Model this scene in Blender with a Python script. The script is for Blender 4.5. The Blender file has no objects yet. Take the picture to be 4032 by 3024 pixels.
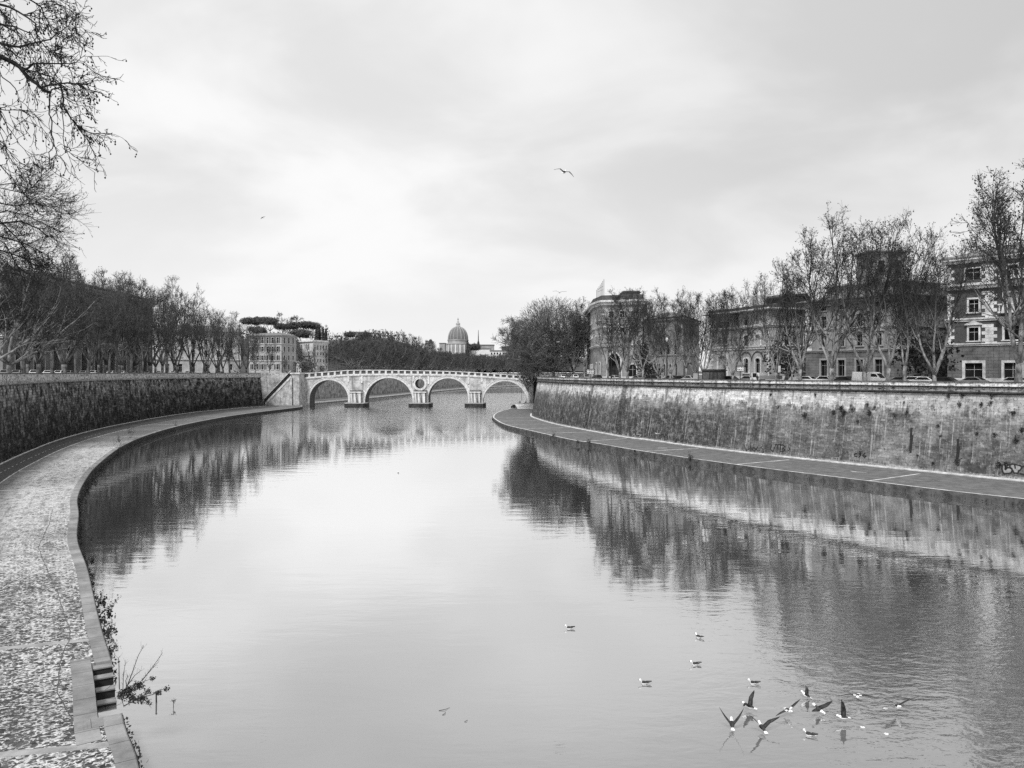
import bpy, math, random
from mathutils import Vector, Matrix, geometry
S = bpy.context.scene
COL = S.collection
F, CX, HY, EYE = 3030.0, 2016.0, 1468.0, 15.0      # focal length in photo pixels, principal column, horizon row, eye height
def PX(px, py, d):                                  # photo pixel at depth d -> world point
    return Vector(((px-CX)*d/F, d, EYE-(py-HY)*d/F))
def PZ(px, py, z):                                  # photo pixel on the level z
    return PX(px, py, (EYE-z)*F/(py-HY))
def ZZ(py, d): return EYE-(py-HY)*d/F
def XX(px, d): return (px-CX)*d/F

# ------------------------------------------------------------------ mesh helpers
class MB:
    def __init__(s): s.v=[]; s.f=[]; s.uv=[]; s.m=[]
    def face(s, pts, uv=None, m=0):
        i=len(s.v); s.v.extend(tuple(p) for p in pts); s.f.append(tuple(range(i,i+len(pts))))
        s.uv.append(uv); s.m.append(m)
    def box(s, c, size, rz=0.0, m=0, taper=1.0):
        cx,cy,cz=c; x,y,z=size[0]/2,size[1]/2,size[2]/2; ca,sa=math.cos(rz),math.sin(rz)
        P=[]
        for dz,t in ((-z,1),(z,taper)):
            for dx,dy in ((-x,-y),(x,-y),(x,y),(-x,y)):
                dx*=t; dy*=t
                P.append((cx+dx*ca-dy*sa, cy+dx*sa+dy*ca, cz+dz))
        i=len(s.v); s.v.extend(P)
        for q in ((3,2,1,0),(4,5,6,7),(0,1,5,4),(1,2,6,5),(2,3,7,6),(3,0,4,7)):
            s.f.append(tuple(i+k for k in q)); s.m.append(m)
            p=[P[k] for k in q]
            if q in ((3,2,1,0),(4,5,6,7)): s.uv.append([(a[0],a[1]) for a in p])
            else:
                s.uv.append([((a[0]-cx)*ca+(a[1]-cy)*sa + (-(a[0]-cx)*sa+(a[1]-cy)*ca), a[2]) for a in p])
    def tube(s, pts, rad, n=4, m=0, cap=True):
        if len(pts)<2: return
        up=Vector((0.31,0.17,0.93)); base=len(s.v); prev=None
        for k,p in enumerate(pts):
            if k==0: t=pts[1]-pts[0]
            elif k==len(pts)-1: t=pts[-1]-pts[-2]
            else: t=pts[k+1]-pts[k-1]
            if t.length<1e-7: t=Vector((0,0,1))
            t=t.normalized()
            if prev is None:
                a=t.cross(up)
                if a.length<1e-3: a=t.cross(Vector((1,0,0)))
            else:
                a=prev-t*prev.dot(t)
                if a.length<1e-4: a=t.cross(up)
            a.normalize(); prev=a; b=t.cross(a); r=rad[k]
            for j in range(n):
                an=2*math.pi*j/n; w=a*(math.cos(an)*r)+b*(math.sin(an)*r)
                s.v.append((p.x+w.x,p.y+w.y,p.z+w.z))
        for k in range(len(pts)-1):
            for j in range(n):
                a0=base+k*n+j; a1=base+k*n+(j+1)%n
                s.f.append((a0,a1,a1+n,a0+n)); s.m.append(m); s.uv.append(None)
        if cap and n>3:
            s.f.append(tuple(base+(len(pts)-1)*n+j for j in range(n))); s.m.append(m); s.uv.append(None)
            s.f.append(tuple(base+n-1-j for j in range(n))); s.m.append(m); s.uv.append(None)
    def lathe(s, prof, c=(0,0,0), n=24, m=0, a0=0.0, a1=2*math.pi):
        full=abs(a1-a0-2*math.pi)<1e-6; cnt=n if full else n+1; base=len(s.v)
        for (r,z) in prof:
            for j in range(cnt):
                a=a0+(a1-a0)*j/n; s.v.append((c[0]+r*math.cos(a),c[1]+r*math.sin(a),c[2]+z))
        for k in range(len(prof)-1):
            for j in range(n):
                j1=(j+1)%cnt
                s.f.append((base+k*cnt+j,base+k*cnt+j1,base+(k+1)*cnt+j1,base+(k+1)*cnt+j)); s.m.append(m)
                ra=max(prof[k][0],.1); ua=ra*(a1-a0)/n
                s.uv.append([(j*ua,prof[k][1]),((j+1)*ua,prof[k][1]),((j+1)*ua,prof[k+1][1]),(j*ua,prof[k+1][1])])
    def prism(s, poly, z0, z1, m=0):
        n=len(poly); u=0
        for i in range(n):
            a,b=poly[i],poly[(i+1)%n]; L=math.hypot(b[0]-a[0],b[1]-a[1])
            s.face([(a[0],a[1],z0),(b[0],b[1],z0),(b[0],b[1],z1),(a[0],a[1],z1)],[(u,z0),(u+L,z0),(u+L,z1),(u,z1)],m); u+=L
        s.face([(p[0],p[1],z1) for p in poly],[(p[0],p[1]) for p in poly],m)
        s.face([(p[0],p[1],z0) for p in reversed(poly)],None,m)
    def ext(s, poly, o, ax, ay, az, t, m=0):           # planar polygon (local 2d) extruded by t along az
        A=[o+ax*p[0]+ay*p[1] for p in poly]; B=[q+az*t for q in A]; n=len(A)
        s.face(A[::-1],[(p[0],p[1]) for p in poly][::-1],m); s.face(B,[(p[0],p[1]) for p in poly],m)
        for i in range(n):
            j=(i+1)%n; s.face([A[i],A[j],B[j],B[i]],None,m)
    def build(s, name, mat, parent=None, smooth=False, loc=None):
        me=bpy.data.meshes.new(name); me.from_pydata(s.v,[],s.f)
        mats=mat if isinstance(mat,(list,tuple)) else [mat]
        for x in mats: me.materials.append(x)
        if len(mats)>1: me.polygons.foreach_set('material_index',s.m)
        if any(u is not None for u in s.uv):
            L=me.uv_layers.new(name='UVMap'); flat=[]
            for f,u in zip(s.f,s.uv):
                if u is None: flat.extend((0.0,0.0)*len(f))
                else:
                    for q in u: flat.extend((q[0],q[1]))
            L.data.foreach_set('uv',flat)
        if smooth: me.polygons.foreach_set('use_smooth',[True]*len(s.f))
        me.update()
        o=bpy.data.objects.new(name,me); COL.objects.link(o)
        if parent is not None:
            o.parent=parent; pl=parent_world(parent); o.location=-pl
            if parent.parent is not None or pl.length>0: pass
        if loc is not None: o.location=loc
        return o
def parent_world(p):
    v=Vector((0,0,0))
    while p is not None: v+=p.location; p=p.parent
    return v
def empty(name, loc=(0,0,0)):
    o=bpy.data.objects.new(name,None); o.location=loc; o.empty_display_size=.5; COL.objects.link(o); return o
def tag(o,label=None,cat=None,group=None,kind=None):
    if label: o['label']=label
    if cat: o['category']=cat
    if group: o['group']=group
    if kind: o['kind']=kind
    return o
def thing(name,label,cat,loc=(0,0,0),group=None): return tag(empty(name,loc),label,cat,group)
def dup(o, loc=None, rz=None, sc=None, label=None, group=None, mats=None):
    r=o.copy(); COL.objects.link(r)
    if loc is not None: r.location=loc
    if rz is not None: r.rotation_euler=(0,0,rz)
    if sc is not None: r.scale=sc if hasattr(sc,'__len__') else (sc,sc,sc)
    if label: r['label']=label
    if group: r['group']=group
    for ch in list(o.children):
        c=ch.copy(); COL.objects.link(c); c.parent=r
        if mats and ch.data and ch.data.materials and ch.data.materials[0].name in mats:
            c.data=ch.data.copy(); c.data.materials[0]=mats[ch.data.materials[0].name]
        for g in ch.children:
            e=g.copy(); COL.objects.link(e); e.parent=c
    return r
def resample(pts, step):
    P=[Vector((p[0],p[1])) for p in pts]; out=[]
    ext=[P[0]*2-P[1]]+P+[P[-1]*2-P[-2]]
    for i in range(1,len(ext)-2):
        a,b,c,d=ext[i-1],ext[i],ext[i+1],ext[i+2]; n=max(1,int((c-b).length/step))
        for k in range(n):
            t=k/n; t2=t*t; t3=t2*t
            out.append(.5*((2*b)+(c-a)*t+(2*a-5*b+4*c-d)*t2+(3*b-a-3*c+d)*t3))
    out.append(P[-1]); return out
def normals(path, side=1):                           # left-hand normals times side
    N=[]
    for i in range(len(path)):
        a=path[max(i-1,0)]; b=path[min(i+1,len(path)-1)]; t=(b-a).normalized(); N.append(Vector((-t.y,t.x))*side)
    return N
def arclen(path):
    s=[0.0]
    for a,b in zip(path,path[1:]): s.append(s[-1]+(b-a).length)
    return s
def sweep(mb, path, N, prof, m=0, i0=0, i1=None, s=None, closed=False):
    # prof: list of (offset or list, z)
    if s is None: s=arclen(path)
    if i1 is None: i1=len(path)-1
    v=[0.0]
    def off(o,i): return o[i] if hasattr(o,'__len__') else o
    for k in range(len(prof)-1):
        v.append(v[-1]+math.hypot(off(prof[k+1][0],i0)-off(prof[k][0],i0),prof[k+1][1]-prof[k][1]))
    base=len(mb.v); n=len(prof)
    for i in range(i0,i1+1):
        for (o,z) in prof:
            q=path[i]+N[i]*off(o,i); mb.v.append((q.x,q.y,z))
    for i in range(i1-i0):
        for k in range(n-1):
            a=base+i*n+k; mb.f.append((a,a+n,a+n+1,a+1)); mb.m.append(m)
            mb.uv.append([(s[i0+i],v[k]),(s[i0+i+1],v[k]),(s[i0+i+1],v[k+1]),(s[i0+i],v[k+1])])
    if closed or True:
        pass
def capends(mb, path, N, prof, m=0):
    for i in (0,len(path)-1):
        pts=[]
        for (o,z) in prof:
            oo=o[i] if hasattr(o,'__len__') else o
            q=path[i]+N[i]*oo; pts.append((q.x,q.y,z))
        mb.face(pts,[(p[0]+p[1],p[2]) for p in pts],m)
def offset_path(path,N,o): return [p+n*(o[i] if hasattr(o,'__len__') else o) for i,(p,n) in enumerate(zip(path,N))]
def interp(xs,ys,x):
    if x<=xs[0]: return ys[0]
    for a,b,c,d in zip(xs,xs[1:],ys,ys[1:]):
        if x<=b: return c+(d-c)*(x-a)/(b-a)
    return ys[-1]
def at_px(path, px, dmin=20):                        # point of a ground path that stands in the photo column px
    r=(px-CX)/F
    for a,b in zip(path,path[1:]):
        fa=a.x-r*a.y; fb=b.x-r*b.y
        if fa*fb<=0 and min(a.y,b.y)>dmin:
            t=fa/(fa-fb) if fa!=fb else 0; return a+(b-a)*t
    return None

# ------------------------------------------------------------------ materials (the photograph is black and white: every colour is a grey)
def g(v): return (v,v,v,1)
class NT:
    def __init__(s,name):
        s.mat=bpy.data.materials.new(name); s.mat.use_nodes=True; s.t=s.mat.node_tree; s.t.nodes.clear()
        s.out=s.n('ShaderNodeOutputMaterial'); s.bs=s.n('ShaderNodeBsdfPrincipled'); s.l(s.bs.outputs[0],s.out.inputs[0])
    def n(s,typ,**kw):
        x=s.t.nodes.new(typ)
        for k,v in kw.items(): setattr(x,k,v)
        return x
    def l(s,a,b): s.t.links.new(a,b)
    def coord(s,kind='Object',scale=(1,1,1)):
        if kind=='Position':
            tc=s.n('ShaderNodeNewGeometry').outputs['Position']
        else: tc=s.n('ShaderNodeTexCoord').outputs[kind]
        mp=s.n('ShaderNodeMapping'); mp.inputs['Scale'].default_value=scale; s.l(tc,mp.inputs[0]); return mp.outputs[0]
    def noise(s,co,scale,detail=4,rough=.55,dist=0.0):
        x=s.n('ShaderNodeTexNoise'); x.inputs['Scale'].default_value=scale; x.inputs['Detail'].default_value=detail
        x.inputs['Roughness'].default_value=rough; x.inputs['Distortion'].default_value=dist; s.l(co,x.inputs['Vector']); return x.outputs['Fac']
    def ramp(s,fac,stops,interp='LINEAR'):
        x=s.n('ShaderNodeValToRGB'); e=x.color_ramp.elements; x.color_ramp.interpolation=interp
        while len(e)<len(stops): e.new(.5)
        for k,(p,v) in enumerate(stops): e[k].position=p; e[k].color=g(v)
        s.l(fac,x.inputs[0]); return x.outputs[0]
    def math(s,op,a,b=None,c=None,clamp=False):
        x=s.n('ShaderNodeMath',operation=op); x.use_clamp=clamp
        for k,q in enumerate((a,b,c)):
            if q is None: continue
            if isinstance(q,(int,float)): x.inputs[k].default_value=q
            else: s.l(q,x.inputs[k])
        return x.outputs[0]
    def mr(s,val,a,b,c,d,smooth=False):
        x=s.n('ShaderNodeMapRange'); x.interpolation_type='SMOOTHSTEP' if smooth else 'LINEAR'
        s.l(val,x.inputs[0])
        for k,q in zip((1,2,3,4),(a,b,c,d)): x.inputs[k].default_value=q
        return x.outputs[0]
    def mix(s,fac,a,b,mode='MIX'):
        x=s.n('ShaderNodeMix',data_type='RGBA',blend_type=mode)
        for k,q in ((0,fac),(6,a),(7,b)):
            if isinstance(q,(int,float)):
                x.inputs[k].default_value=q if k==0 else g(q)
            else: s.l(q,x.inputs[k])
        return x.outputs[2]
    def bump(s,h,strength=.4,dist=.05):
        x=s.n('ShaderNodeBump'); x.inputs['Strength'].default_value=strength; x.inputs['Distance'].default_value=dist
        s.l(h,x.inputs['Height']); s.l(x.outputs[0],s.bs.inputs['Normal'])
    def fin(s,col,rough=.85,spec=.3):
        if isinstance(col,(int,float)): s.bs.inputs['Base Color'].default_value=g(col)
        else: s.l(col,s.bs.inputs['Base Color'])
        if isinstance(rough,(int,float)): s.bs.inputs['Roughness'].default_value=rough
        else: s.l(rough,s.bs.inputs['Roughness'])
        s.bs.inputs['Specular IOR Level'].default_value=spec
        return s.mat
def m_plain(name,lo,hi,scale=1.0,rough=.85,coord='Object',bump=.3,detail=5,spec=.3,stretch=(1,1,1)):
    t=NT(name); co=t.coord(coord,stretch); n=t.noise(co,scale,detail,.65)
    c=t.ramp(n,[(.32,lo),(.68,hi)])
    if bump: t.bump(n,bump,.05)
    return t.fin(c,rough,spec)
def m_stone(name,base,dirt,streak=.6,block=(1.0,.45),joint=.5,coord='UV',mottle=.5,rough=.9):
    """ashlar with tonal mottling, vertical dirt streaks and fine joints"""
    t=NT(name); co=t.coord(coord)
    br=t.n('ShaderNodeTexBrick'); br.inputs['Scale'].default_value=1.0; br.inputs['Brick Width'].default_value=block[0]; br.inputs['Row Height'].default_value=block[1]
    br.inputs['Mortar Size'].default_value=.02; br.inputs['Color1'].default_value=g(1.0); br.inputs['Color2'].default_value=g(1-.35*mottle); br.inputs['Mortar'].default_value=g(joint)
    t.l(co,br.inputs['Vector'])
    n1=t.noise(co,.35,6,.7); n2=t.noise(t.coord(coord,(1.3,.07,1)),1.0,5,.7); n3=t.noise(co,3.0,4,.7)
    c=t.ramp(n1,[(.3,dirt),(.62,base)])
    c=t.mix(t.math('MULTIPLY',t.mr(n2,.5,.68,0,1,True),streak),c,dirt)
    c=t.mix(t.mr(n3,.55,.75,0,mottle*.8),c,dirt)
    c=t.mix(1.0,c,br.outputs[0],'MULTIPLY')
    t.bump(t.math('ADD',n3,t.math('MULTIPLY',br.outputs[1],-.6)),.35,.06)
    return t.fin(c,rough,.2)

M={}
M['travertine']=m_stone('travertine',.72,.17,.85,(1.2,.5),.7,'UV',.5)
M['pale_stone']=m_plain('pale_stone',.36,.82,.9)
M['trim']=m_plain('trim',.4,.72,1.2)
M['trim_grey']=m_plain('trim_grey',.22,.4,1.2)
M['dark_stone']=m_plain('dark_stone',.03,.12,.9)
M['black_stone']=m_plain('black_stone',.008,.05,1.0)
M['brick']=m_stone('brick',.46,.26,.35,(.6,.18),.8,'UV',.3)
M['brick_dark']=m_stone('brick_dark',.11,.06,.4,(.6,.2),.8,'UV',.3)
M['plaster']=m_stone('plaster',.34,.15,.6,(40,40),1,'UV',.25)
M['plaster_white']=m_stone('plaster_white',.74,.42,.5,(40,40),1,'UV',.25)
M['plaster_mid']=m_stone('plaster_mid',.5,.3,.5,(40,40),1,'UV',.25)
M['plaster_grey']=m_stone('plaster_grey',.46,.24,.5,(1.2,.5),.75,'UV',.4)
M['plaster_soot']=m_stone('plaster_soot',.33,.17,.5,(40,40),1,'UV',.3)
M['plaster_dark']=m_stone('plaster_dark',.11,.05,.5,(40,40),1,'UV',.3)
M['rustic']=m_stone('rustic',.22,.08,.4,(1.6,.55),.12,'UV',.3)
M['tiles']=m_plain('tiles',.1,.22,2.0)
M['glass']=m_plain('glass',.006,.02,.4,.3,'Object',0,2,.12)
M['shutter']=m_plain('shutter',.03,.07,2.0)
M['frame']=m_plain('frame',.35,.5,2.0)
M['iron']=m_plain('iron',.012,.03,3.0,.5)
def bark_mat(name,lo,hi,z0,z1,dark):
    t=NT(name); n=t.noise(t.coord('Object',(1,1,.5)),1.5,6,.65); c=t.ramp(n,[(.36,lo),(.62,hi)]); sp=t.n('ShaderNodeSeparateXYZ'); t.l(t.coord('Object'),sp.inputs[0])
    c=t.mix(t.mr(sp.outputs[2],z0,z1,0,.9,True),c,dark); t.bump(n,.5,.05); return t.fin(c,.9,.2)
M['bark']=bark_mat('bark',.06,.36,5,15,.03)
M['bark_left']=bark_mat('bark_left',.04,.22,2,10,.045)
M['bark_dark']=m_plain('bark_dark',.09,.36,1.5,.9,'Object',.4,6,.2,(1,1,.55))
M['twig']=m_plain('twig',.016,.06,.8,.9,'Object',0,3)
M['twig_mid']=m_plain('twig_mid',.04,.11,.8,.9,'Object',0,3)
M['twig_pale']=m_plain('twig_pale',.06,.17,.8,.9,'Object',0,3)
M['twig_black']=m_plain('twig_black',.01,.03,.8,.9,'Object',0,3)
M['needle']=m_plain('needle',.035,.15,.5,.9,'Object',0,4)
M['leaf']=m_plain('leaf',.015,.06,.7,.8,'Object',0,4)
M['asphalt']=m_plain('asphalt',.085,.18,.9,.8,'Position',.2,8)
M['street']=m_plain('street',.08,.13,.8,.9,'Position',.2,6)
M['paint_line']=m_plain('paint_line',.26,.82,.7,.8,'Position',0,6)
M['slab']=m_stone('slab',.34,.14,.5,(1.7,5.0),.3,'UV',.35)
M['hill']=m_plain('hill',.03,.09,.03,.95,'Position',0,8)
M['car_white']=m_plain('car_white',.7,.8,.5,.3,'Object',0,2,.5)
M['car_grey']=m_plain('car_grey',.22,.28,.5,.3,'Object',0,2,.5)
M['car_black']=m_plain('car_black',.015,.025,.5,.25,'Object',0,2,.5)
M['tyre']=m_plain('tyre',.012,.02,2,.9)
M['lamp_glass']=m_plain('lamp_glass',.5,.7,2,.2)
M['gull_white']=m_plain('gull_white',.75,.85,8,.8,'Object',0,2)
M['gull_grey']=m_plain('gull_grey',.015,.06,9,.8,'Object',0,3)
M['gull_black']=m_plain('gull_black',.012,.03,9,.8,'Object',0,2)
M['cloth']=m_plain('cloth',.012,.04,3,.9)
M['cloth_pale']=m_plain('cloth_pale',.3,.5,3,.9)
M['skin']=m_plain('skin',.3,.36,5,.7,'Object',0,2)
M['lead']=m_stone('lead',.2,.12,.5,(3,200),.7,'UV',.2)
M['far_stone']=m_plain('far_stone',.22,.42,.08)
M['far_white']=m_plain('far_white',.6,.8,.08)
M['blind']=m_plain('blind',.3,.5,2,.6)
M['foam']=m_plain('foam',.7,.85,6,.9)
M['graffiti_black']=m_plain('graffiti_black',.01,.03,2,.8,'Position',0,4)
M['graffiti_dark']=m_plain('graffiti_dark',.03,.09,2,.8,'Position',0,4)
M['graffiti_pale']=m_plain('graffiti_pale',.2,.36,2,.8,'Position',0,4)

def wall_right_mat():
    t=NT('embankment_stone_right'); co=t.coord('UV'); sp=t.n('ShaderNodeSeparateXYZ'); t.l(co,sp.inputs[0]); u,v=sp.outputs[0],sp.outputs[1]
    br=t.n('ShaderNodeTexBrick'); br.inputs['Scale'].default_value=1.0; br.inputs['Brick Width'].default_value=.95; br.inputs['Row Height'].default_value=.42
    br.inputs['Mortar Size'].default_value=.02; br.inputs['Color1'].default_value=g(1.0); br.inputs['Color2'].default_value=g(.58); br.inputs['Mortar'].default_value=g(.6)
    t.l(co,br.inputs['Vector'])
    big=t.noise(co,.09,6,.65); mid=t.noise(co,.7,6,.75); fine=t.noise(co,3.2,5,.75)
    st=t.noise(t.coord('UV',(.9,.035,1)),1.0,6,.75); st2=t.noise(t.coord('UV',(3.0,.1,1)),1.0,4,.75)
    c=t.ramp(big,[(.38,.1),(.48,.19),(.6,.34)])
    # pale washed band under the cornice, ragged lower border
    edge=t.math('ADD',v,t.math('MULTIPLY',t.math('SUBTRACT',mid,.5),5.0)); edge=t.math('ADD',edge,t.math('MULTIPLY',t.math('SUBTRACT',st,.5),9.0))
    low=t.math('MULTIPLY',t.mr(edge,5.0,8.6,1,.0,True),t.mr(u,25,58,.1,.9)); c=t.mix(low,c,t.ramp(mid,[(.42,.035),(.5,.075),(.58,.16)]))
    top=t.mr(edge,8.4,9.6,0,1,True)
    farness=t.mr(u,5,45,.4,1.0)
    c=t.mix(t.math('MULTIPLY',top,farness),c,.8)
    c=t.mix(t.mr(mid,.54,.63,0,.4),c,.44); c=t.mix(t.mr(mid,.46,.37,0,.7),c,.07)
    st3=t.noise(t.coord('UV',(.22,.02,1)),1.0,5,.7)
    c=t.mix(t.math('MULTIPLY',t.mr(st3,.54,.62,0,1,True),t.mr(u,15,70,.3,.65)),c,.035)
    c=t.mix(t.math('MULTIPLY',t.mr(st,.53,.6,0,1,True),t.mr(u,15,70,.35,.7)),c,.04)
    c=t.mix(t.math('MULTIPLY',t.mr(st2,.56,.64,0,1,True),.55),c,.6)
    c=t.mix(t.mr(fine,.56,.63,0,.85),c,.025); c=t.mix(t.mr(fine,.43,.36,0,.5),c,.6)
    base=t.mr(t.math('ADD',v,t.math('MULTIPLY',t.math('SUBTRACT',fine,.5),1.6)),.75,.25,0,.8); c=t.mix(base,c,.55)
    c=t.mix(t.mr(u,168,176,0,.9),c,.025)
    c=t.mix(1.0,c,br.outputs[0],'MULTIPLY')
    t.bump(t.math('ADD',fine,t.math('MULTIPLY',br.outputs[1],-.5)),.5,.08)
    return t.fin(c,.92,.15)
def wall_left_mat():
    t=NT('embankment_stone_left'); co=t.coord('UV'); sp=t.n('ShaderNodeSeparateXYZ'); t.l(co,sp.inputs[0]); u,v=sp.outputs[0],sp.outputs[1]
    br=t.n('ShaderNodeTexBrick'); br.inputs['Scale'].default_value=1.0; br.inputs['Brick Width'].default_value=1.1; br.inputs['Row Height'].default_value=.5
    br.inputs['Mortar Size'].default_value=.04; br.inputs['Color1'].default_value=g(1.0); br.inputs['Color2'].default_value=g(.25); br.inputs['Mortar'].default_value=g(.4)
    t.l(co,br.inputs['Vector'])
    big=t.noise(co,.1,6,.7); mid=t.noise(t.coord('UV',(1,.8,1)),.45,9,.78); st=t.noise(t.coord('UV',(.4,.05,1)),1.0,6,.75); fine=t.noise(co,3,5,.75)
    c=t.ramp(mid,[(.4,.02),(.5,.09),(.6,.28)])
    up=t.math('ADD',v,t.math('MULTIPLY',t.math('SUBTRACT',st,.5),20.0))
    c=t.mix(t.math('MULTIPLY',t.mr(up,6,12,0,1,True),t.mr(mid,.44,.55,0,1)),c,.5)
    c=t.mix(t.mr(up,5.0,.5,0,.6,True),c,.015)
    c=t.mix(t.mr(st,.54,.62,0,.75,True),c,.014)
    c=t.mix(t.mr(big,.52,.62,0,.6),c,.025)
    c=t.mix(t.mr(fine,.57,.66,0,.7),c,.5)
    c=t.mix(1.0,c,br.outputs[0],'MULTIPLY')
    t.bump(t.math('ADD',fine,t.math('MULTIPLY',br.outputs[1],-.6)),.7,.12)
    return t.fin(c,.95,.1)
def parapet_mat(name,base,dirt):
    t=NT(name); co=t.coord('UV'); n=t.noise(t.coord('UV',(1,1.5,1)),1.1,6,.8); n2=t.noise(t.coord('UV',(.25,1,1)),1.0,3,.6)
    br=t.n('ShaderNodeTexBrick'); br.inputs['Scale'].default_value=1.0; br.inputs['Brick Width'].default_value=1.8; br.inputs['Row Height'].default_value=9
    br.inputs['Mortar Size'].default_value=.03; br.inputs['Color1'].default_value=g(1.0); br.inputs['Color2'].default_value=g(.75); br.inputs['Mortar'].default_value=g(.35)
    t.l(co,br.inputs['Vector'])
    c=t.ramp(n,[(.4,dirt),(.52,base)]); c=t.mix(t.mr(n2,.55,.7,0,.5),c,dirt); c=t.mix(1.0,c,br.outputs[0],'MULTIPLY'); t.bump(n,.4,.05)
    return t.fin(c,.9,.2)
def quay_left_mat():
    """sampietrini setts with pale washed joints and a painted wet sheen, turning to asphalt with distance; u runs along the bank, v away from the river"""
    t=NT('quay_setts'); co=t.coord('UV'); sp=t.n('ShaderNodeSeparateXYZ'); t.l(co,sp.inputs[0]); u,v=sp.outputs[0],sp.outputs[1]
    vo=t.n('ShaderNodeTexVoronoi',feature='DISTANCE_TO_EDGE'); vo.inputs['Scale'].default_value=1.0; vo.inputs['Randomness'].default_value=.75
    t.l(t.coord('UV',(8.0,4.6,1)),vo.inputs['Vector']); e=vo.outputs[0]
    vc=t.n('ShaderNodeTexVoronoi',feature='F1'); vc.inputs['Scale'].default_value=1.0; vc.inputs['Randomness'].default_value=.75; t.l(t.coord('UV',(8.0,4.6,1)),vc.inputs['Vector'])
    sv=t.n('ShaderNodeSeparateXYZ'); t.l(vc.outputs['Color'],sv.inputs[0])
    n=t.noise(co,.55,6,.75); big=t.noise(t.coord('UV',(.13,.3,1)),1.0,4,.6); st=t.noise(t.coord('UV',(.1,1.2,1)),1.0,5,.7); fine=t.noise(co,4.5,5,.8)
    cov=t.math('ADD',t.mr(n,.38,.62,-.06,.07),t.mr(big,.4,.6,-.05,.06))
    cov=t.math('ADD',cov,t.mr(u,50,105,-.0,.32)); cov=t.math('ADD',cov,t.mr(fine,.38,.62,-.14,.14)); cov=t.math('ADD',cov,t.mr(sv.outputs[1],0,1,-.2,.2))  # pale cover grows along the bank, a wet sheen painted into the colour
    lim=t.math('ADD',cov,.06); w=t.math('SUBTRACT',lim,e); w=t.mr(w,-.02,.04,0,1)
    stone=t.mr(sv.outputs[0],0,1,.015,.085)
    pale=t.mr(fine,.36,.64,.28,.72)
    c=t.mix(w,stone,pale)
    mot=t.noise(t.coord('UV',(.7,1.1,1)),1.0,7,.8); c=t.mix(t.math('MULTIPLY',t.mr(mot,.48,.6,0,.8),t.mr(u,40,80,.2,1.0)),c,.12)
    c=t.mix(t.mr(st,.55,.65,0,.5),c,.1)
    c=t.mix(t.mr(v,5.0,9.4,0,.75,True),c,.07)       # worn dark strip beside the lane
    far=t.math('MULTIPLY',t.mr(u,150,205,0,1,True),1.0)
    c=t.mix(far,c,t.mr(fine,.3,.7,.1,.17))
    lane=t.mr(v,9.55,9.65,0,1); c=t.mix(lane,c,t.mr(fine,.3,.7,.05,.1))
    verge=t.mr(v,13.7,13.9,0,1); c=t.mix(verge,c,t.mr(n,.35,.65,.015,.1))
    t.bump(e,.6,.03)
    return t.fin(c,t.mr(w,0,1,.6,.85),.3)
def water_mat():
    t=NT('river_water'); t.t.nodes.remove(t.bs)
    pos=t.n('ShaderNodeNewGeometry').outputs['Position']; sp=t.n('ShaderNodeSeparateXYZ'); t.l(pos,sp.inputs[0])
    big=t.noise(t.coord('Position',(.018,.012,1)),1.0,4,.6)
    rip=t.noise(t.coord('Position',(.55,1.0,1)),1.3,3,.55,.4); rip2=t.noise(t.coord('Position',(.16,.5,1)),1.0,4,.6,.3); rip3=t.noise(t.coord('Position',(1.0,1.7,1)),1.9,2,.5,.6)
    ln=t.n('ShaderNodeVectorMath',operation='DISTANCE'); t.l(pos,ln.inputs[0]); ln.inputs[1].default_value=(27,36,0)
    near=t.mr(ln.outputs['Value'],7,27,1,0,True)                       # wind ruffle round the gulls, lower right
    ln2=t.n('ShaderNodeVectorMath',operation='DISTANCE'); t.l(pos,ln2.inputs[0]); ln2.inputs[1].default_value=(-30,320,0)
    br=t.mr(ln2.outputs['Value'],30,135,1,0,True)                      # swirl below the bridge
    ln3=t.n('ShaderNodeVectorMath',operation='DISTANCE'); t.l(pos,ln3.inputs[0]); ln3.inputs[1].default_value=(12,470,0)
    br=t.math('ADD',br,t.mr(ln3.outputs['Value'],30,140,2.2,0,True))
    a1=t.math('ADD',.05,t.math('MULTIPLY',near,1.0)); a1=t.math('ADD',a1,t.mr(big,.5,.72,0,.2,True))
    h=t.math('MULTIPLY',rip,t.math('MULTIPLY',a1,.03))
    h=t.math('ADD',h,t.math('MULTIPLY',rip3,t.math('MULTIPLY',near,.012)))
    h=t.math('ADD',h,t.math('MULTIPLY',rip2,t.math('ADD',.014,t.math('MULTIPLY',br,.36))))
    bp=t.n('ShaderNodeBump'); bp.inputs['Strength'].default_value=1.0; bp.inputs['Distance'].default_value=1.0; t.l(h,bp.inputs['Height'])
    lw=t.n('ShaderNodeLayerWeight'); lw.inputs[0].default_value=.5; t.l(bp.outputs[0],lw.inputs['Normal'])
    k=t.mr(lw.outputs['Facing'],.48,.81,.17,.95)
    mud=t.noise(t.coord('Position',(.05,.05,1)),1.0,5,.6)
    df=t.n('ShaderNodeBsdfDiffuse'); t.l(t.ramp(mud,[(.3,.15),(.7,.18)]),df.inputs[0])
    gl=t.n('ShaderNodeBsdfGlossy'); gl.inputs['Roughness'].default_value=.03; gl.inputs[0].default_value=g(.98); t.l(bp.outputs[0],gl.inputs['Normal'])
    mx=t.n('ShaderNodeMixShader'); t.l(k,mx.inputs[0]); t.l(df.outputs[0],mx.inputs[1]); t.l(gl.outputs[0],mx.inputs[2]); t.l(mx.outputs[0],t.out.inputs[0])
    return t.mat
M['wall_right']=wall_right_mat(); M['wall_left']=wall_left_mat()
M['parapet_right']=parapet_mat('parapet_right',.85,.12); M['parapet_left']=parapet_mat('parapet_left',.6,.06)
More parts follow.
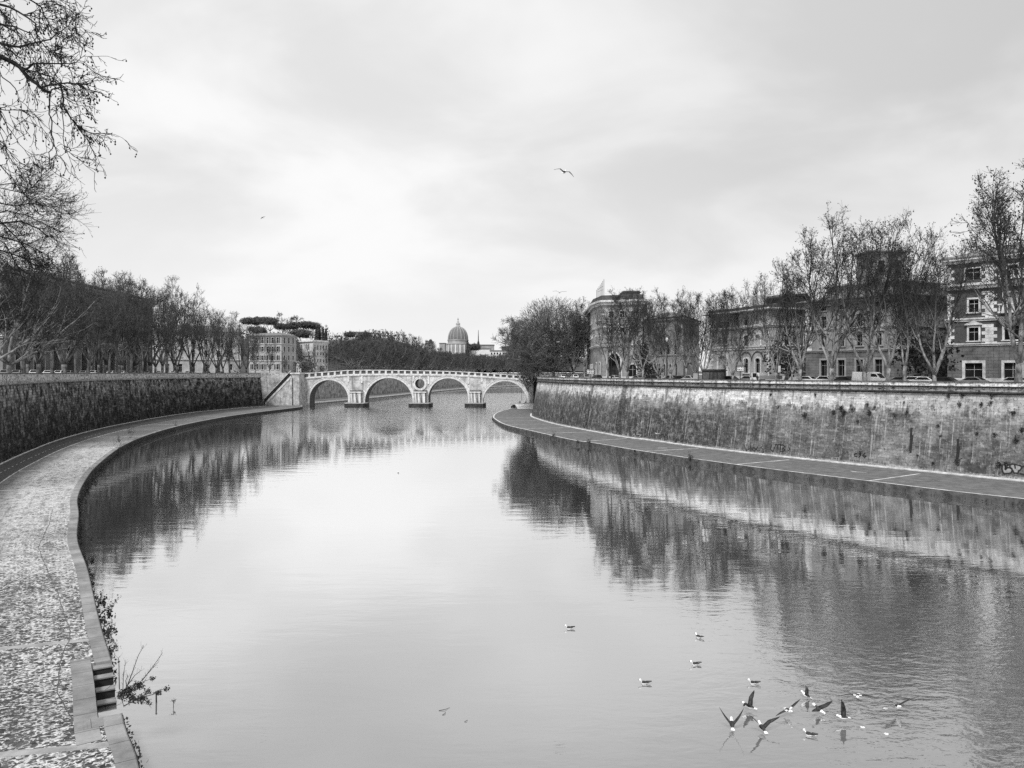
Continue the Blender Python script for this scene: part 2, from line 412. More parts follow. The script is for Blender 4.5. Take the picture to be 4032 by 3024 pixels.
M['cornice_right']=parapet_mat('cornice_right',.4,.02)
M['quay_left']=quay_left_mat(); M['water']=water_mat()

def rvec(rng): 
    while True:
        v=Vector((rng.uniform(-1,1),rng.uniform(-1,1),rng.uniform(-1,1)))
        if .05<v.length<1: return v.normalized()
UP=Vector((0,0,1))
def limb(p,d,L,r0,r1,n,rng,wob,trop):
    pts=[p.copy()]; rad=[r0]
    for i in range(n):
        d=(d+rvec(rng)*wob+UP*trop).normalized(); p=p+d*(L/n); pts.append(p.copy()); rad.append(r0+(r1-r0)*(i+1)/n)
    return pts,rad
def along(pts,rad,t):
    x=t*(len(pts)-1); i=min(int(x),len(pts)-2); f=x-i; return pts[i].lerp(pts[i+1],f),(pts[i+1]-pts[i]).normalized(),rad[i]+(rad[i+1]-rad[i])*f
def tilt(d,ang,rng):
    a=d.cross(rvec(rng))
    if a.length<1e-3: a=d.cross(Vector((1,0,0)))
    a.normalize(); return (Matrix.Rotation(ang,3,a)@d).normalized()
def clump(mb,p,s,rng,n=3):
    for _ in range(n):
        c=p+rvec(rng)*s*.8; a=rvec(rng)*s; b=a.cross(rvec(rng)).normalized()*s*.8
        mb.face([c-a*.5,c+b*.5,c+a*.5,c-b*.4])

# ------------------------------------------------------------------ the river, its banks and walls
def struct(o): o['kind']='structure'; return o
w=MB(); w.face([(-1500,-60,0),(1500,-60,0),(1500,2600,0),(-1500,2600,0)]); struct(w.build('river_water',M['water']))
QL,QR=1.0,.8
REp=[(175,-25),(130,10),(105,35),(80,62),(65.5,78),(57.6,86.6),(52.4,92.7),(46,102),(37.3,114.7),(29.2,128.4),(22.4,142),(16.4,156),(12.7,162.7),(5.4,186),(-1.7,210),(-5.2,235),(-6.2,250),(-5.9,268),(-4.3,285),(-1,305),(3,325),(7.5,345)]
RE=resample(REp,1.0); RN=normals(RE,-1); RS=arclen(RE); NR=len(RE)
WR=[interp([0,86,115,142,186,210,240,262,275,300,345],[16.5,16.5,15.5,14.1,13.6,14.1,13,12.2,14,16,14],p.y) for p in RE]
LEp=[(1,2),(-5,12),(-9.2,20),(-13.2,27.3),(-15.5,30.8),(-19,36.7),(-23.3,43.5),(-30.2,54.8),(-36.7,65),(-43,76.4),(-48.7,86.3),(-55,99),(-62.8,116.5),(-74,145.7),(-82,173),(-88.5,207),(-91.5,246),(-90.5,275),(-88,300),(-87,318),(-91,333),(-97,345)]
LE=resample(LEp,1.0); LN=normals(LE,1); LS=arclen(LE); NL=len(LE)
WL=[interp([0,118,146,173,212,246,275,312,330],[14.7,14.7,15.2,16.5,18.2,20.5,23,21,15],p.y) for p in LE]
iend=max(i for i,p in enumerate(LE) if p.y<328)         # where the wall gives way to the stairs
# steps notch in the near quay edge
def il(d): return min(range(NL),key=lambda i: abs(LE[i].y-d))
n0,n1=il(31.3),il(37.6)
# exact uv straight from the sweep order
def strip_quay(path,N,S_,width,z,mat,name,start=0.0,ranges=None,cuts=None,vs=None):
    mb=MB(); vs=vs or [0,1,3,5,7,9,11,13,15,18,21,24]
    for (a,b,o0) in ranges:
        for i in range(a,b):
            wa,wb=width[i],width[i+1]
            vv=[o0]+[x for x in vs if x>o0+.05 and x<min(wa,wb)-.3]
            for k in range(len(vv)):
                va0=vv[k]; va1=vv[k+1] if k+1<len(vv) else wa; vb1=vv[k+1] if k+1<len(vv) else wb
                A=path[i]+N[i]*va0; B=path[i+1]+N[i+1]*va0; C=path[i+1]+N[i+1]*vb1; D=path[i]+N[i]*va1
                mb.face([(A.x,A.y,z),(D.x,D.y,z),(C.x,C.y,z),(B.x,B.y,z)],[(S_[i],va0),(S_[i],va1),(S_[i+1],vb1),(S_[i+1],va0)])
    return struct(mb.build(name,mat))
strip_quay(LE,LN,LS,WL,QL,M['quay_left'],'quay_path',ranges=[(0,n0,.6),(n0,n1,1.5),(n1,NL-1,.6)])
kb=MB()
for a,b in ((0,n0),(n1,NL-1)):
    sweep(kb,LE,LN,[(.03,QL-.1),(.03,QL-.02),(.08,QL+.02),(.74,QL+.02),(.74,QL-.1)],0,a,b,LS)
# pale slabs round the steps
sweep(kb,LE,LN,[(.9,QL-.12),(.9,QL+.02),(1.75,QL+.02),(1.75,QL-.1)],0,n0-2,n1+1,LS)
for i,e in ((n0,-1),(n1,1)):
    p=LE[i]; t=Vector((LN[i].y,-LN[i].x)); nn=LN[i]
    a=p; b=p+nn*.9; kb.face([(a.x,a.y,-1.5),(b.x,b.y,-1.5),(b.x,b.y,QL+.02),(a.x,a.y,QL+.02)],[(0,0),(1.05,0),(1.05,2),(0,2)])
p=LE[n0]; nn=LN[n0]; t=Vector((LN[n0].y,-LN[n0].x))
for (o0,o1,s0,s1) in ((.72,1.75,-.9,.02),):
    a=p+nn*o0+t*s0; b=p+nn*o1+t*s0; c=p+nn*o1+t*s1; d=p+nn*o0+t*s1
    kb.face([(a.x,a.y,QL+.024),(b.x,b.y,QL+.024),(c.x,c.y,QL+.024),(d.x,d.y,QL+.024)],[(0,0),(2,0),(2,2),(0,2)])
struct(kb.build('quay_kerb',M['slab']))
sface=MB()                                             # damp dark face between kerb and water
for a,b in ((0,n0),(n1,NL-1)): sweep(sface,LE,LN,[(-.02,-1.0),(-.02,QL-.06),(.06,QL-.04)],0,a,b,LS)
struct(sface.build('quay_edge_face',M['black_stone']))
# stone steps into the water
st=thing('quay_steps','short flight of stone steps sunk in the left quay edge going into the water','steps',(LE[n0].x,LE[n0].y,0))
nst=6
for k in range(nst):
    f=1-(k+.3)/(nst-.5)*.72; i=n0+(n1-n0)*f; i0=int(i); p=LE[i0]+(LE[min(i0+1,NL-1)]-LE[i0])*(i-i0); nn=LN[i0]; t=Vector((nn.y,-nn.x))
    z=QL-.1-.24*k; m=MB(); c=p+nn*.45
    rz=math.atan2(nn.y,nn.x); m.box((c.x,c.y,z-.66),(.86,.5,1.2),rz); so_=m.build('step',M['black_stone'],st)  # black body puts the risers' shade into the colour, below the pale tread
    m=MB(); c2=c-t*.05; m.box((c2.x,c2.y,z-.03),(.87,.5,.06),rz); m.build('tread',M['slab'],so_)
m=MB(); sweep(m,LE,LN,[(.86,-1.0),(.86,QL-.1),(.9,QL-.1)],0,n0,n1,LS); m.build('side_wall',M['black_stone'],st)
# lines of slabs across the setts, lane lines
bm_=MB(); bm2=MB(); ln_=MB(); dash=MB()
def cross(mb,path,N,S_,s,o0,o1,wd,z,skew=0.0):
    i=min(range(len(path)),key=lambda k: abs(S_[k]-s)); t=Vector((N[i].y,-N[i].x))
    j=path[i]; k=6
    for q_ in range(k):
        oa=o0+(o1-o0)*q_/k; ob=o0+(o1-o0)*(q_+1)/k
        A=j+N[i]*oa+t*(-wd/2+skew*oa); B=j+N[i]*ob+t*(-wd/2+skew*ob); C=j+N[i]*ob+t*(wd/2+skew*ob); D=j+N[i]*oa+t*(wd/2+skew*oa)
        mb.face([(A.x,A.y,z),(B.x,B.y,z),(C.x,C.y,z),(D.x,D.y,z)],[(oa,s),(ob,s),(ob,s+wd),(oa,s+wd)])
for d,sk_ in ((29.0,.42),(40.4,.25),(59.6,.5)): cross(bm_,LE,LN,LS,LS[il(d)],0.74,9.4,.5,QL+.006,sk_)
s0=LS[il(59.5)]
for k in range(1,9): cross(bm2,LE,LN,LS,s0+20*k,0.74,9.4,.35,QL+.006)
struct(bm_.build('quay_slab_bands',M['trim_grey'])); 
for k in range(9,15): cross(ln_,LE,LN,LS,s0+20*k,0.74,9.4,.3,QL+.006)
struct(bm2.build('quay_slab_bands',M['trim']))
ia=il(50)
sweep(ln_,LE,LN,[(9.5,QL+.008),(9.68,QL+.008)],0,ia,il(230),LS)
struct(ln_.build('lane_line',M['paint_line']))
wk=[x-1.05 for x in WL]; wk2=[x-.85 for x in WL]
kl=MB(); sweep(kl,LE,LN,[(wk,QL-.05),(wk,QL+.14),(wk2,QL+.14),(wk2,QL-.05)],0,ia,iend,LS); struct(kl.build('lane_kerb',M['pale_stone']))
for k in range(0,60):
    s=LS[ia]+2.6*k; i=min(range(NL),key=lambda q_: abs(LS[q_]-s))
    if LE[i].y>180: break
    sweep(dash,LE,LN,[(11.45,QL+.008),(11.57,QL+.008)],0,i,i+1,LS)
struct(dash.build('lane_dashes',M['paint_line']))
ck=MB(); cr=[(x/1.62,2000+y/1.62) for x,y in ((335,10),(315,100),(245,245),(265,310),(310,420),(340,490),(375,560),(400,650),(440,770),(450,830),(400,930),(370,1080),(365,1180),(410,1260),(450,1340),(470,1420))]
cw=[PZ(x,y,QL) for x,y in cr]; cw2=[]; rng=random.Random(3)
for a,b in zip(cw,cw[1:]):
    n_=max(2,int((b-a).length/.5))
    for k in range(n_): p=a.lerp(b,k/n_); cw2.append(p+Vector((rng.uniform(-.05,.05),0,0)))
for a,b in zip(cw2,cw2[1:]):
    d=(b-a).normalized(); n_=Vector((-d.y,d.x,0)); h1=.024
    ck.face([(a.x-n_.x*h1,a.y-n_.y*h1,QL+.01),(b.x-n_.x*h1,b.y-n_.y*h1,QL+.01),(b.x+n_.x*h1,b.y+n_.y*h1,QL+.01),(a.x+n_.x*h1,a.y+n_.y*h1,QL+.01)])
struct(ck.build('quay_crack',M['street']))
ms=MB(); rng=random.Random(6)
for i in range(il(15),il(200)):
    if n0<=i<n1: continue
    for k in range(16):
        q_=LE[i].lerp(LE[i+1],rng.random())-LN[i]*(rng.uniform(-.02,.2) if LE[i].y<80 else rng.uniform(0,.4)); clump(ms,Vector((q_.x,q_.y,rng.uniform(.02,.9))),rng.uniform(.07,.2),rng,2)
ms=ms.build('edge_moss',M['black_stone']); ms['kind']='stuff'
ms=MB()
for i in range(0,NR-1):
    if RE[i].y<70 or RE[i].y>300: continue
    for k in range(3):
        q_=RE[i].lerp(RE[i+1],rng.random())-RN[i]*rng.uniform(0,.3); clump(ms,Vector((q_.x,q_.y,rng.uniform(.02,.5))),rng.uniform(.1,.25),rng,2)
ms=ms.build('edge_moss',M['black_stone']); ms['kind']='stuff'
# ---- left embankment wall
WPL=offset_path(LE,LN,WL); WPL=resample(WPL[:iend+1],2.0); WNL=normals(WPL,1); WSL=arclen(WPL)
TL=15.0; SL=13.9                                         # parapet top, street level
lw=thing('embankment_wall','tall dark mossy stone river wall curving along the left bank','wall',(WPL[0].x,WPL[0].y,QL))
m=MB(); sweep(m,WPL,WNL,[(0,QL-.2),(.4,4),(.8,8),(1.25,13.0),(1.25,13.9)],0,s=WSL); m.build('wall_face',M['wall_left'],lw)
m=MB(); sweep(m,WPL,WNL,[(1.25,12.9),(.85,13.0),(.8,13.25),(.95,13.45),(1.3,13.5)],0,s=WSL); m.build('cornice',M['cornice_right'],lw)
m=MB(); sweep(m,WPL,WNL,[(1.15,13.45),(1.15,TL-.18),(1.6,TL-.18),(1.6,13.5)],0,s=WSL); m.build('parapet',M['parapet_left'],lw)
m=MB(); sweep(m,WPL,WNL,[(1.05,TL-.18),(1.05,TL-.02),(1.1,TL),(1.66,TL),(1.7,TL-.02),(1.7,TL-.18)],0,s=WSL); m.build('coping',M['dark_stone'],lw)
# ---- right bank
strip_quay(RE,RN,RS,WR,QR,M['asphalt'],'quay_path',ranges=[(0,NR-1,.3)],vs=[0,2,5,8,11])
m=MB(); sweep(m,RE,RN,[(-.02,-1.5),(-.02,QR-.03),(.1,QR)],0,s=RS); struct(m.build('quay_edge_face',M['dark_stone']))
m=MB(); sweep(m,RE,RN,[(.04,QR+.02),(.46,QR+.02),(.46,QR-.05)],0,s=RS); struct(m.build('quay_kerb',M['paint_line']))
ln=MB(); sA=RS[min(range(NR),key=lambda i: abs(RE[i].y-101.5))]
for k in range(-2,9): cross(ln,RE,RN,RS,sA+(22.3*k if k<5 else 22.3*4+16*(k-4)),.4,13.0 if k<1 else 12.6,.34,QR+.006)
struct(ln.build('quay_joint_lines',M['paint_line']))
ie=max(i for i,p in enumerate(RE) if p.y<257)
wpr=[(p+n*w_) for p,n,w_ in zip(RE[:ie],RN[:ie],WR[:ie])]
WPR=resample([tuple(wpr[i]) for i in range(0,ie,6)]+[(6.6,258),(6.9,266),(9.2,271),(15,274.5),(24,277)],2.0); WNR=normals(WPR,-1); WSR=arclen(WPR)
uoff=min(range(len(WPR)),key=lambda i: abs(WPR[i].y-101)); UO=WSR[uoff]; WSR2=[s-UO for s in WSR]
TR=13.78; SR=12.8
rw=thing('embankment_wall','tall battered stone river wall with washed pale top and dark streaks along right bank','wall',(67,101,QR))
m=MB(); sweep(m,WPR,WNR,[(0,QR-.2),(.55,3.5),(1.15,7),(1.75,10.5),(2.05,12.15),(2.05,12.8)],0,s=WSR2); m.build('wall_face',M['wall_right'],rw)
m=MB(); sweep(m,WPR,WNR,[(2.05,11.98),(1.72,12.03),(1.62,12.18),(1.72,12.34),(2.0,12.36)],0,s=WSR2); m.build('torus_moulding',M['black_stone'],rw)  # coloured black to draw the shade line under the moulding
m=MB(); sweep(m,WPR,WNR,[(2.0,12.36),(2.0,12.9)],0,s=WSR2); m.build('frieze',M['cornice_right'],rw)
m=MB(); sweep(m,WPR,WNR,[(2.0,12.9),(1.76,12.93),(1.7,13.09),(1.88,13.12),(2.2,13.12)],0,s=WSR2); m.build('cornice',M['black_stone'],rw)  # black again, underside shade painted into the ledge
m=MB(); sweep(m,WPR,WNR,[(1.98,13.1),(1.98,TR-.16),(2.5,TR-.16),(2.5,12.7)],0,s=WSR2); m.build('parapet',M['parapet_right'],rw)
m=MB(); sweep(m,WPR,WNR,[(1.86,TR-.16),(1.86,TR-.02),(1.9,TR),(2.56,TR),(2.6,TR-.02),(2.6,TR-.16)],0,s=WSR2); m.build('coping',M['dark_stone'],rw)
m=MB(); sweep(m,WPR,WNR,[(-.45,QR-.05),(-.45,QR+.16),(.05,QR+.2)],0,i1=len(WPR)-8,s=WSR2); m.build('footing',M['pale_stone'],rw)
# ---- upstream banks
ULE=resample([(-97,347),(-92,380),(-84,425),(-76,480),(-69,535),(-60,600),(-43,705),(-18,800),(22,885),(75,950),(160,990)],6); ULN=normals(ULE,1)
ULW=resample([(-112,347),(-106,385),(-98,440),(-91,500),(-84,560),(-75,625),(-58,730),(-32,830),(12,925),(70,990),(160,1030)],6); UWN=normals(ULW,1)
m=MB()
for i in range(0,len(ULE)-1):
    a,b=ULE[i],ULE[i+1]; na,nb=ULN[i],ULN[i+1]
    m.face([(a.x,a.y,QL),(b.x,b.y,QL),(b.x+nb.x*18,b.y+nb.y*18,QL),(a.x+na.x*18,a.y+na.y*18,QL)])
    m.face([(a.x,a.y,-1),(b.x,b.y,-1),(b.x,b.y,QL),(a.x,a.y,QL)])
struct(m.build('quay_path',M['asphalt']))
m=MB(); sweep(m,ULE,ULN,[(-.05,.5),(-.05,QL+.03),(.8,QL+.03)]); struct(m.build('quay_kerb',M['paint_line']))
uw=thing('embankment_wall','streaked stone river wall seen through the bridge arches upstream','wall',(-105,347,QL))
m=MB(); sweep(m,ULW,UWN,[(0,QL-.2),(.9,13)]); m.build('wall_face',m_stone('embankment_stone_upstream',.55,.05,.95,(1.2,.5),.6,'UV',.6),uw)
m=MB(); sweep(m,ULW,UWN,[(.8,12.9),(.8,TL),(1.4,TL),(1.4,13.5)]); m.build('parapet',M['parapet_left'],uw)
URW=resample([(12,346),(30,400),(52,480),(76,600),(96,720),(112,850),(150,960)],8); URN=normals(URW,-1)
m=MB(); sweep(m,URW,URN,[(-1,-1),(0,12.8)]); tag(m.build('embankment_wall',M['dark_stone']),'dark far river wall beyond the right end of the bridge','wall')
# ---- streets and the land behind the walls
def land(name,poly,z,mat):
    tri=geometry.tessellate_polygon([[Vector((p[0],p[1],0)) for p in poly]]); m=MB(); m.v=[(p[0],p[1],z) for p in poly]
    for t in tri:
        a,b,c=[Vector(m.v[k]) for k in t]
        if (b-a).cross(c-a).z<0: t=(t[0],t[2],t[1])
        m.f.append(tuple(t)); m.m.append(0); m.uv.append(None)
    return struct(m.build(name,mat))
wt=offset_path(WPL,WNL,1.3)[::3]; ut=offset_path(ULW,UWN,1.0)[::2]
land('left_street',[tuple(p) for p in wt]+[(-111,330),(-111,346)]+[tuple(p) for p in ut]+[(600,1060),(1500,2600),(-2500,2600),(-2500,-40),(WPL[0].x-8,-40)],SL,M['street'])
rt=offset_path(WPR,WNR,2.3)[::3]; rr=offset_path(URW,URN,0)[::2]
land('right_street',[tuple(p) for p in rt]+[(14,280),(10,336),(10,346)]+[tuple(p) for p in rr]+[(900,980),(2500,900),(2500,-80),(190,-80)],SR,M['street'])
# ---- Janiculum-like hill behind the left bank and the ridge that carries the dome
def hz(x,y):
    h=0
    for (cx,cy,sx,sy,a) in ((-240,650,110,110,22),(-150,770,90,110,24),(-95,770,60,110,14),(-420,620,150,150,30),(-60,1150,160,160,22),(60,1400,200,200,28)):
        h+=a*math.exp(-((x-cx)/sx)**2-((y-cy)/sy)**2)
    e=max(0.0,min(1.0,(-x-105+ (y-520)*.16)/45)) if y<960 else 1.0
    return SL-.5+h*e if e>0 else -30.0
m=MB(); nx,ny=60,60; x0,x1,y0,y1=-800,330,430,1700
for j in range(ny+1):
    for i in range(nx+1):
        x=x0+(x1-x0)*i/nx; y=y0+(y1-y0)*j/ny; m.v.append((x,y,hz(x,y)))
for j in range(ny):
    for i in range(nx):
        a=j*(nx+1)+i
        if min(m.v[q_][2] for q_ in (a,a+1,a+nx+2,a+nx+1))>0: m.f.append((a,a+1,a+nx+2,a+nx+1)); m.m.append(0); m.uv.append(None)
struct(m.build('hill',M['hill'],smooth=True))

# ------------------------------------------------------------------ the four-arched bridge
BD,BT=340.0,9.0
def bx(px): return XX(px,BD)
def bz(py): return ZZ(py,BD)
deckx=[bx(v) for v in (1186,1370,1440,1520,1620,1700,1780,1900,2040,2110)]; deckz=[bz(v) for v in (1489,1475.5,1474,1473.5,1474,1474.8,1476,1482,1492,1498)]
parz=[bz(v) for v in (1471,1457,1456,1456.3,1458,1459,1461,1467,1477,1483)]
dz=lambda x: interp(deckx,deckz,x)
pzf=lambda x: interp(deckx,parz,x)
arches=[(-80.9,8.5,11.8),(-54.4,10.55,12.75),(-28.15,8.8,12.6),(-3.1,9.8,11.35)]   # centre, half span, crown
OC=(-40.7,10.2); OR_=2.1
def az(x):
    for c,r,k in arches:
        if abs(x-c)<r: return (k-r)+math.sqrt(r*r-(x-c)**2)
    return None
bg=thing('arched_bridge','pale stone four arched bridge with round opening above the middle pier','bridge',(-42,BD,0))
XL,XRt=bx(1186),bx(2112)
xs=set([XL,XRt])
x=XL
while x<XRt: xs.add(round(x,3)); x+=.5
for c,r,k in arches:
    for j in range(49): xs.add(round(c-r*math.cos(math.pi*j/48),4))
for j in range(25): xs.add(round(OC[0]-OR_*math.cos(math.pi*j/24),4))
xs=sorted(xs)
def oc(x):
    d=x-OC[0]
    return math.sqrt(max(0,OR_*OR_-d*d)) if abs(d)<=OR_+1e-6 else None
m=MB(); ivs=[MB() for _ in arches]; ob_=MB()
for xa,xb in zip(xs,xs[1:]):
    if xb-xa<1e-3: continue
    xm=(xa+xb)/2; arch=[(c,r,k) for c,r,k in arches if abs(xm-c)<r]
    if arch:
        c,r,k=arch[0]; f=lambda x: (k-r)+math.sqrt(max(0,r*r-(x-c)**2)); la,lb=f(xa),f(xb)
        ivs[arches.index(arch[0])].face([(xa,BD,la),(xb,BD,lb),(xb,BD+BT,lb),(xa,BD+BT,la)],[(0,xa),(0,xb),(BT,xb),(BT,xa)])
    else: la=lb=-1.0
    segs=[]
    if abs(xm-OC[0])<OR_:
        ha,hb=oc(xa) or 0,oc(xb) or 0
        segs=[(la,lb,OC[1]-ha,OC[1]-hb),(OC[1]+ha,OC[1]+hb,dz(xa),dz(xb))]
        ob_.face([(xa,BD,OC[1]-ha),(xb,BD,OC[1]-hb),(xb,BD+BT,OC[1]-hb),(xa,BD+BT,OC[1]-ha)]); ob_.face([(xa,BD,OC[1]+ha),(xb,BD,OC[1]+hb),(xb,BD+BT,OC[1]+hb),(xa,BD+BT,OC[1]+ha)])
    else: segs=[(la,lb,dz(xa),dz(xb))]
    for (p,q_,r_,s_) in segs:
        m.face([(xa,BD,p),(xb,BD,q_),(xb,BD,s_),(xa,BD,r_)],[(xa,p),(xb,q_),(xb,s_),(xa,r_)])
        m.face([(xb,BD+BT,q_),(xa,BD+BT,p),(xa,BD+BT,r_),(xb,BD+BT,s_)],[(xb,q_),(xa,p),(xa,r_),(xb,s_)])
    m.face([(xa,BD,dz(xa)),(xb,BD,dz(xb)),(xb,BD+BT,dz(xb)),(xa,BD+BT,dz(xa))])
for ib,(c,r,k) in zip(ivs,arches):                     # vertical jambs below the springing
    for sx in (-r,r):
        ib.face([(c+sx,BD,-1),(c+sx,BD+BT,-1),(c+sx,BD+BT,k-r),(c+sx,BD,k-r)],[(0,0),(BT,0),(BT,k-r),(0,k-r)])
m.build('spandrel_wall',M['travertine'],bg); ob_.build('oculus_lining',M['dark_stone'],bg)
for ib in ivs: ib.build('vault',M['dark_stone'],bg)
for c,r,k in arches:
    for (ra,rb,yo,nm,mt) in ((r,r+.95,-.16,'arch_ring','trim'),(r+.95,r+1.25,-.3,'arch_moulding','pale_stone')):
        a=MB(); n=40
        for j in range(n):
            t0,t1=math.pi*j/n,math.pi*(j+1)/n; cz=k-r
            P=lambda rr,t,y: (c-rr*math.cos(t),BD+y,cz+rr*math.sin(t))
            a.face([P(ra,t0,yo),P(ra,t1,yo),P(rb,t1,yo),P(rb,t0,yo)]); a.face([P(rb,t0,yo),P(rb,t1,yo),P(rb,t1,.05),P(rb,t0,.05)]); a.face([P(ra,t0,.05),P(ra,t1,.05),P(ra,t1,yo),P(ra,t0,yo)])
        if mt=='trim':
            for s_ in (-1,1):
                xa,xb=c+s_*r,c+s_*(r+.95)
                a.face([(xa,BD+yo,1.5),(xb,BD+yo,1.5),(xb,BD+yo,k-r),(xa,BD+yo,k-r)])
        a.build(nm,M[mt],bg)
a=MB(); n=40
for (ra,rb,yo) in ((OR_,OR_+.9,-.25),(OR_+.75,OR_+1.0,-.4)):
    for j in range(n):
        t0,t1=2*math.pi*j/n,2*math.pi*(j+1)/n; P=lambda rr,t,y: (OC[0]+rr*math.cos(t),BD+y,OC[1]+rr*math.sin(t))
        a.face([P(ra,t0,yo),P(ra,t1,yo),P(rb,t1,yo),P(rb,t0,yo)]); a.face([P(rb,t0,yo),P(rb,t1,yo),P(rb,t1,.05),P(rb,t0,.05)]); a.face([P(ra,t0,.05),P(ra,t1,.05),P(ra,t1,yo),P(ra,t0,yo)])
a.build('oculus_ring',M['pale_stone'],bg)
a=MB(); a.ext([(-.3,0),(.3,0),(.45,1.3),(-.45,1.3)],Vector((OC[0],BD-.5,OC[1]+OR_-.15)),Vector((1,0,0)),Vector((0,0,1)),Vector((0,1,0)),.6); a.build('keystone',M['pale_stone'],bg)
piers=[(-68.7,6.6),(-40.4,6.9),(-16.2,6.0)]
def pier_mat():
    t=NT('pier_stone'); n=t.noise(t.coord('UV',(1.6,.06,1)),1.0,4,.7); n2=t.noise(t.coord('UV'),2,5,.7); c=t.ramp(n,[(.43,.7),(.5,.4),(.56,.03)]); c=t.mix(t.mr(n2,.5,.65,0,.6),c,.3); t.bump(n2,.4,.05); return t.fin(c)
streak=pier_mat()
for c,wd in piers:
    h=wd/2-.35
    a=MB(); a.prism([(c-h,BD-.05),(c-h*.78,BD-2.3),(c+h*.78,BD-2.3),(c+h,BD-.05)],1.6,6.3); pr=a.build('pier',streak,bg)
    a=MB(); hh=h+.3; a.prism([(c-hh,BD-.04),(c-hh*.8,BD-2.65),(c+hh*.8,BD-2.65),(c+hh,BD-.04)],6.3,6.75); a.build('pier_cap',M['pale_stone'],pr)
    a=MB(); a.prism([(c-hh*.9,BD-.03),(c-hh*.66,BD-2.2),(c+hh*.66,BD-2.2),(c+hh*.9,BD-.03)],6.75,7.25); a.build('pier_roof',M['dark_stone'],pr)
    a=MB(); a.prism([(c-wd/2-1.6,BD-2.2),(c-wd/2-.6,BD-4.6),(c+wd/2+.6,BD-4.6),(c+wd/2+1.6,BD-2.2),(c+wd/2+1.6,BD+4),(c-wd/2-1.6,BD+4)],-1,1.55); a.build('pier_base',M['black_stone'],bg)
    a=MB(); a.prism([(c-wd/2-1.7,BD-2.3),(c-wd/2-.7,BD-4.7),(c+wd/2+.7,BD-4.7),(c+wd/2+1.7,BD-2.3),(c+wd/2+1.7,BD+4),(c-wd/2-1.7,BD+4)],1.55,1.85); a.build('base_ledge',M['trim_grey'],bg)
for px,y0,y1 in ((1372,1476,1500),(1425,1476,1502),(1628,1476,1500),(1687,1478,1506),(1845,1480,1505),(1897,1484,1500)):
    a=MB(); xc=bx(px); zt,zb=bz(y0),bz(y1); a.box((xc,BD-.12,(zt+zb)/2),(.75,.3,zt-zb)); a.box((xc,BD-.2,zb-.3),(.6,.4,.7)); a.build('pilaster',M['pale_stone'],bg)
# string course and parapet: panels between posts
a=MB(); cp=MB(); pl=MB()
n=120
for j in range(n):
    xa=XL+(XRt-XL)*j/n; xb=XL+(XRt-XL)*(j+1)/n
    for (y,z0,z1) in ((-.45,-.38,.0),(-.25,-.7,-.38)):
        a.face([(xa,BD+y,dz(xa)+z0),(xb,BD+y,dz(xb)+z0),(xb,BD+y,dz(xb)+z1),(xa,BD+y,dz(xa)+z1)]); a.face([(xa,BD+y,dz(xa)+z1),(xb,BD+y,dz(xb)+z1),(xb,BD+.3,dz(xb)+z1+.003),(xa,BD+.3,dz(xa)+z1+.003)]); a.face([(xa,BD+y,dz(xa)+z0),(xb,BD+y,dz(xb)+z0),(xb,BD+.1,dz(xb)+z0),(xa,BD+.1,dz(xa)+z0)])
    for (mb,z0,z1,y0,y1) in ((cp,-.32,0.0,-.3,.35),):
        A=[(xa,BD+y0,pzf(xa)+z0),(xb,BD+y0,pzf(xb)+z0),(xb,BD+y0,pzf(xb)+z1),(xa,BD+y0,pzf(xa)+z1)]
        mb.face(A); mb.face([A[3],A[2],(xb,BD+y1,pzf(xb)+z1),(xa,BD+y1,pzf(xa)+z1)]); mb.face([A[0],A[1],(xb,BD+y1,pzf(xb)+z0),(xa,BD+y1,pzf(xa)+z0)]); mb.face([(xa,BD+y1,pzf(xa)+z0),(xb,BD+y1,pzf(xb)+z0),(xb,BD+y1,pzf(xb)+z1),(xa,BD+y1,pzf(xa)+z1)])
    pl.face([(xa,BD-.12,dz(xa)),(xb,BD-.12,dz(xb)),(xb,BD-.12,dz(xb)+.3),(xa,BD-.12,dz(xa)+.3)]); pl.face([(xa,BD-.12,dz(xa)+.3),(xb,BD-.12,dz(xb)+.3),(xb,BD+.25,dz(xb)+.3),(xa,BD+.25,dz(xa)+.3)])
a.build('string_course',M['pale_stone'],bg); cp.build('parapet_coping',M['pale_stone'],bg); pl.build('parapet_plinth',M['trim'],bg)
px=1193.0
while px<2085:
    xa=bx(px); xb=bx(px+25.1); wp=.85
    a=MB(); a.box((xa,BD+.05,(dz(xa)+pzf(xa))/2-.02),(wp,.46,pzf(xa)-dz(xa)-.28)); a.build('parapet_post',M['pale_stone'],bg)
    a=MB(); x0_,x1_=xa+wp/2,xb-wp/2
    for y in (.08,.22): a.face([(x0_,BD+y,dz(x0_)+.3),(x1_,BD+y,dz(x1_)+.3),(x1_,BD+y,pzf(x1_)-.32),(x0_,BD+y,pzf(x0_)-.32)])
    a.build('parapet_panel',M['plaster_dark'],bg)
    px+=25.1
for (y,) in ((BT,),):                                  # far parapet
    a=MB()
    for j in range(40):
        xa=XL+(XRt-XL)*j/40; xb=XL+(XRt-XL)*(j+1)/40
        a.face([(xa,BD+y,dz(xa)),(xb,BD+y,dz(xb)),(xb,BD+y,pzf(xb)-.2),(xa,BD+y,pzf(xa)-.2)])
    a.build('parapet',M['trim'],bg)
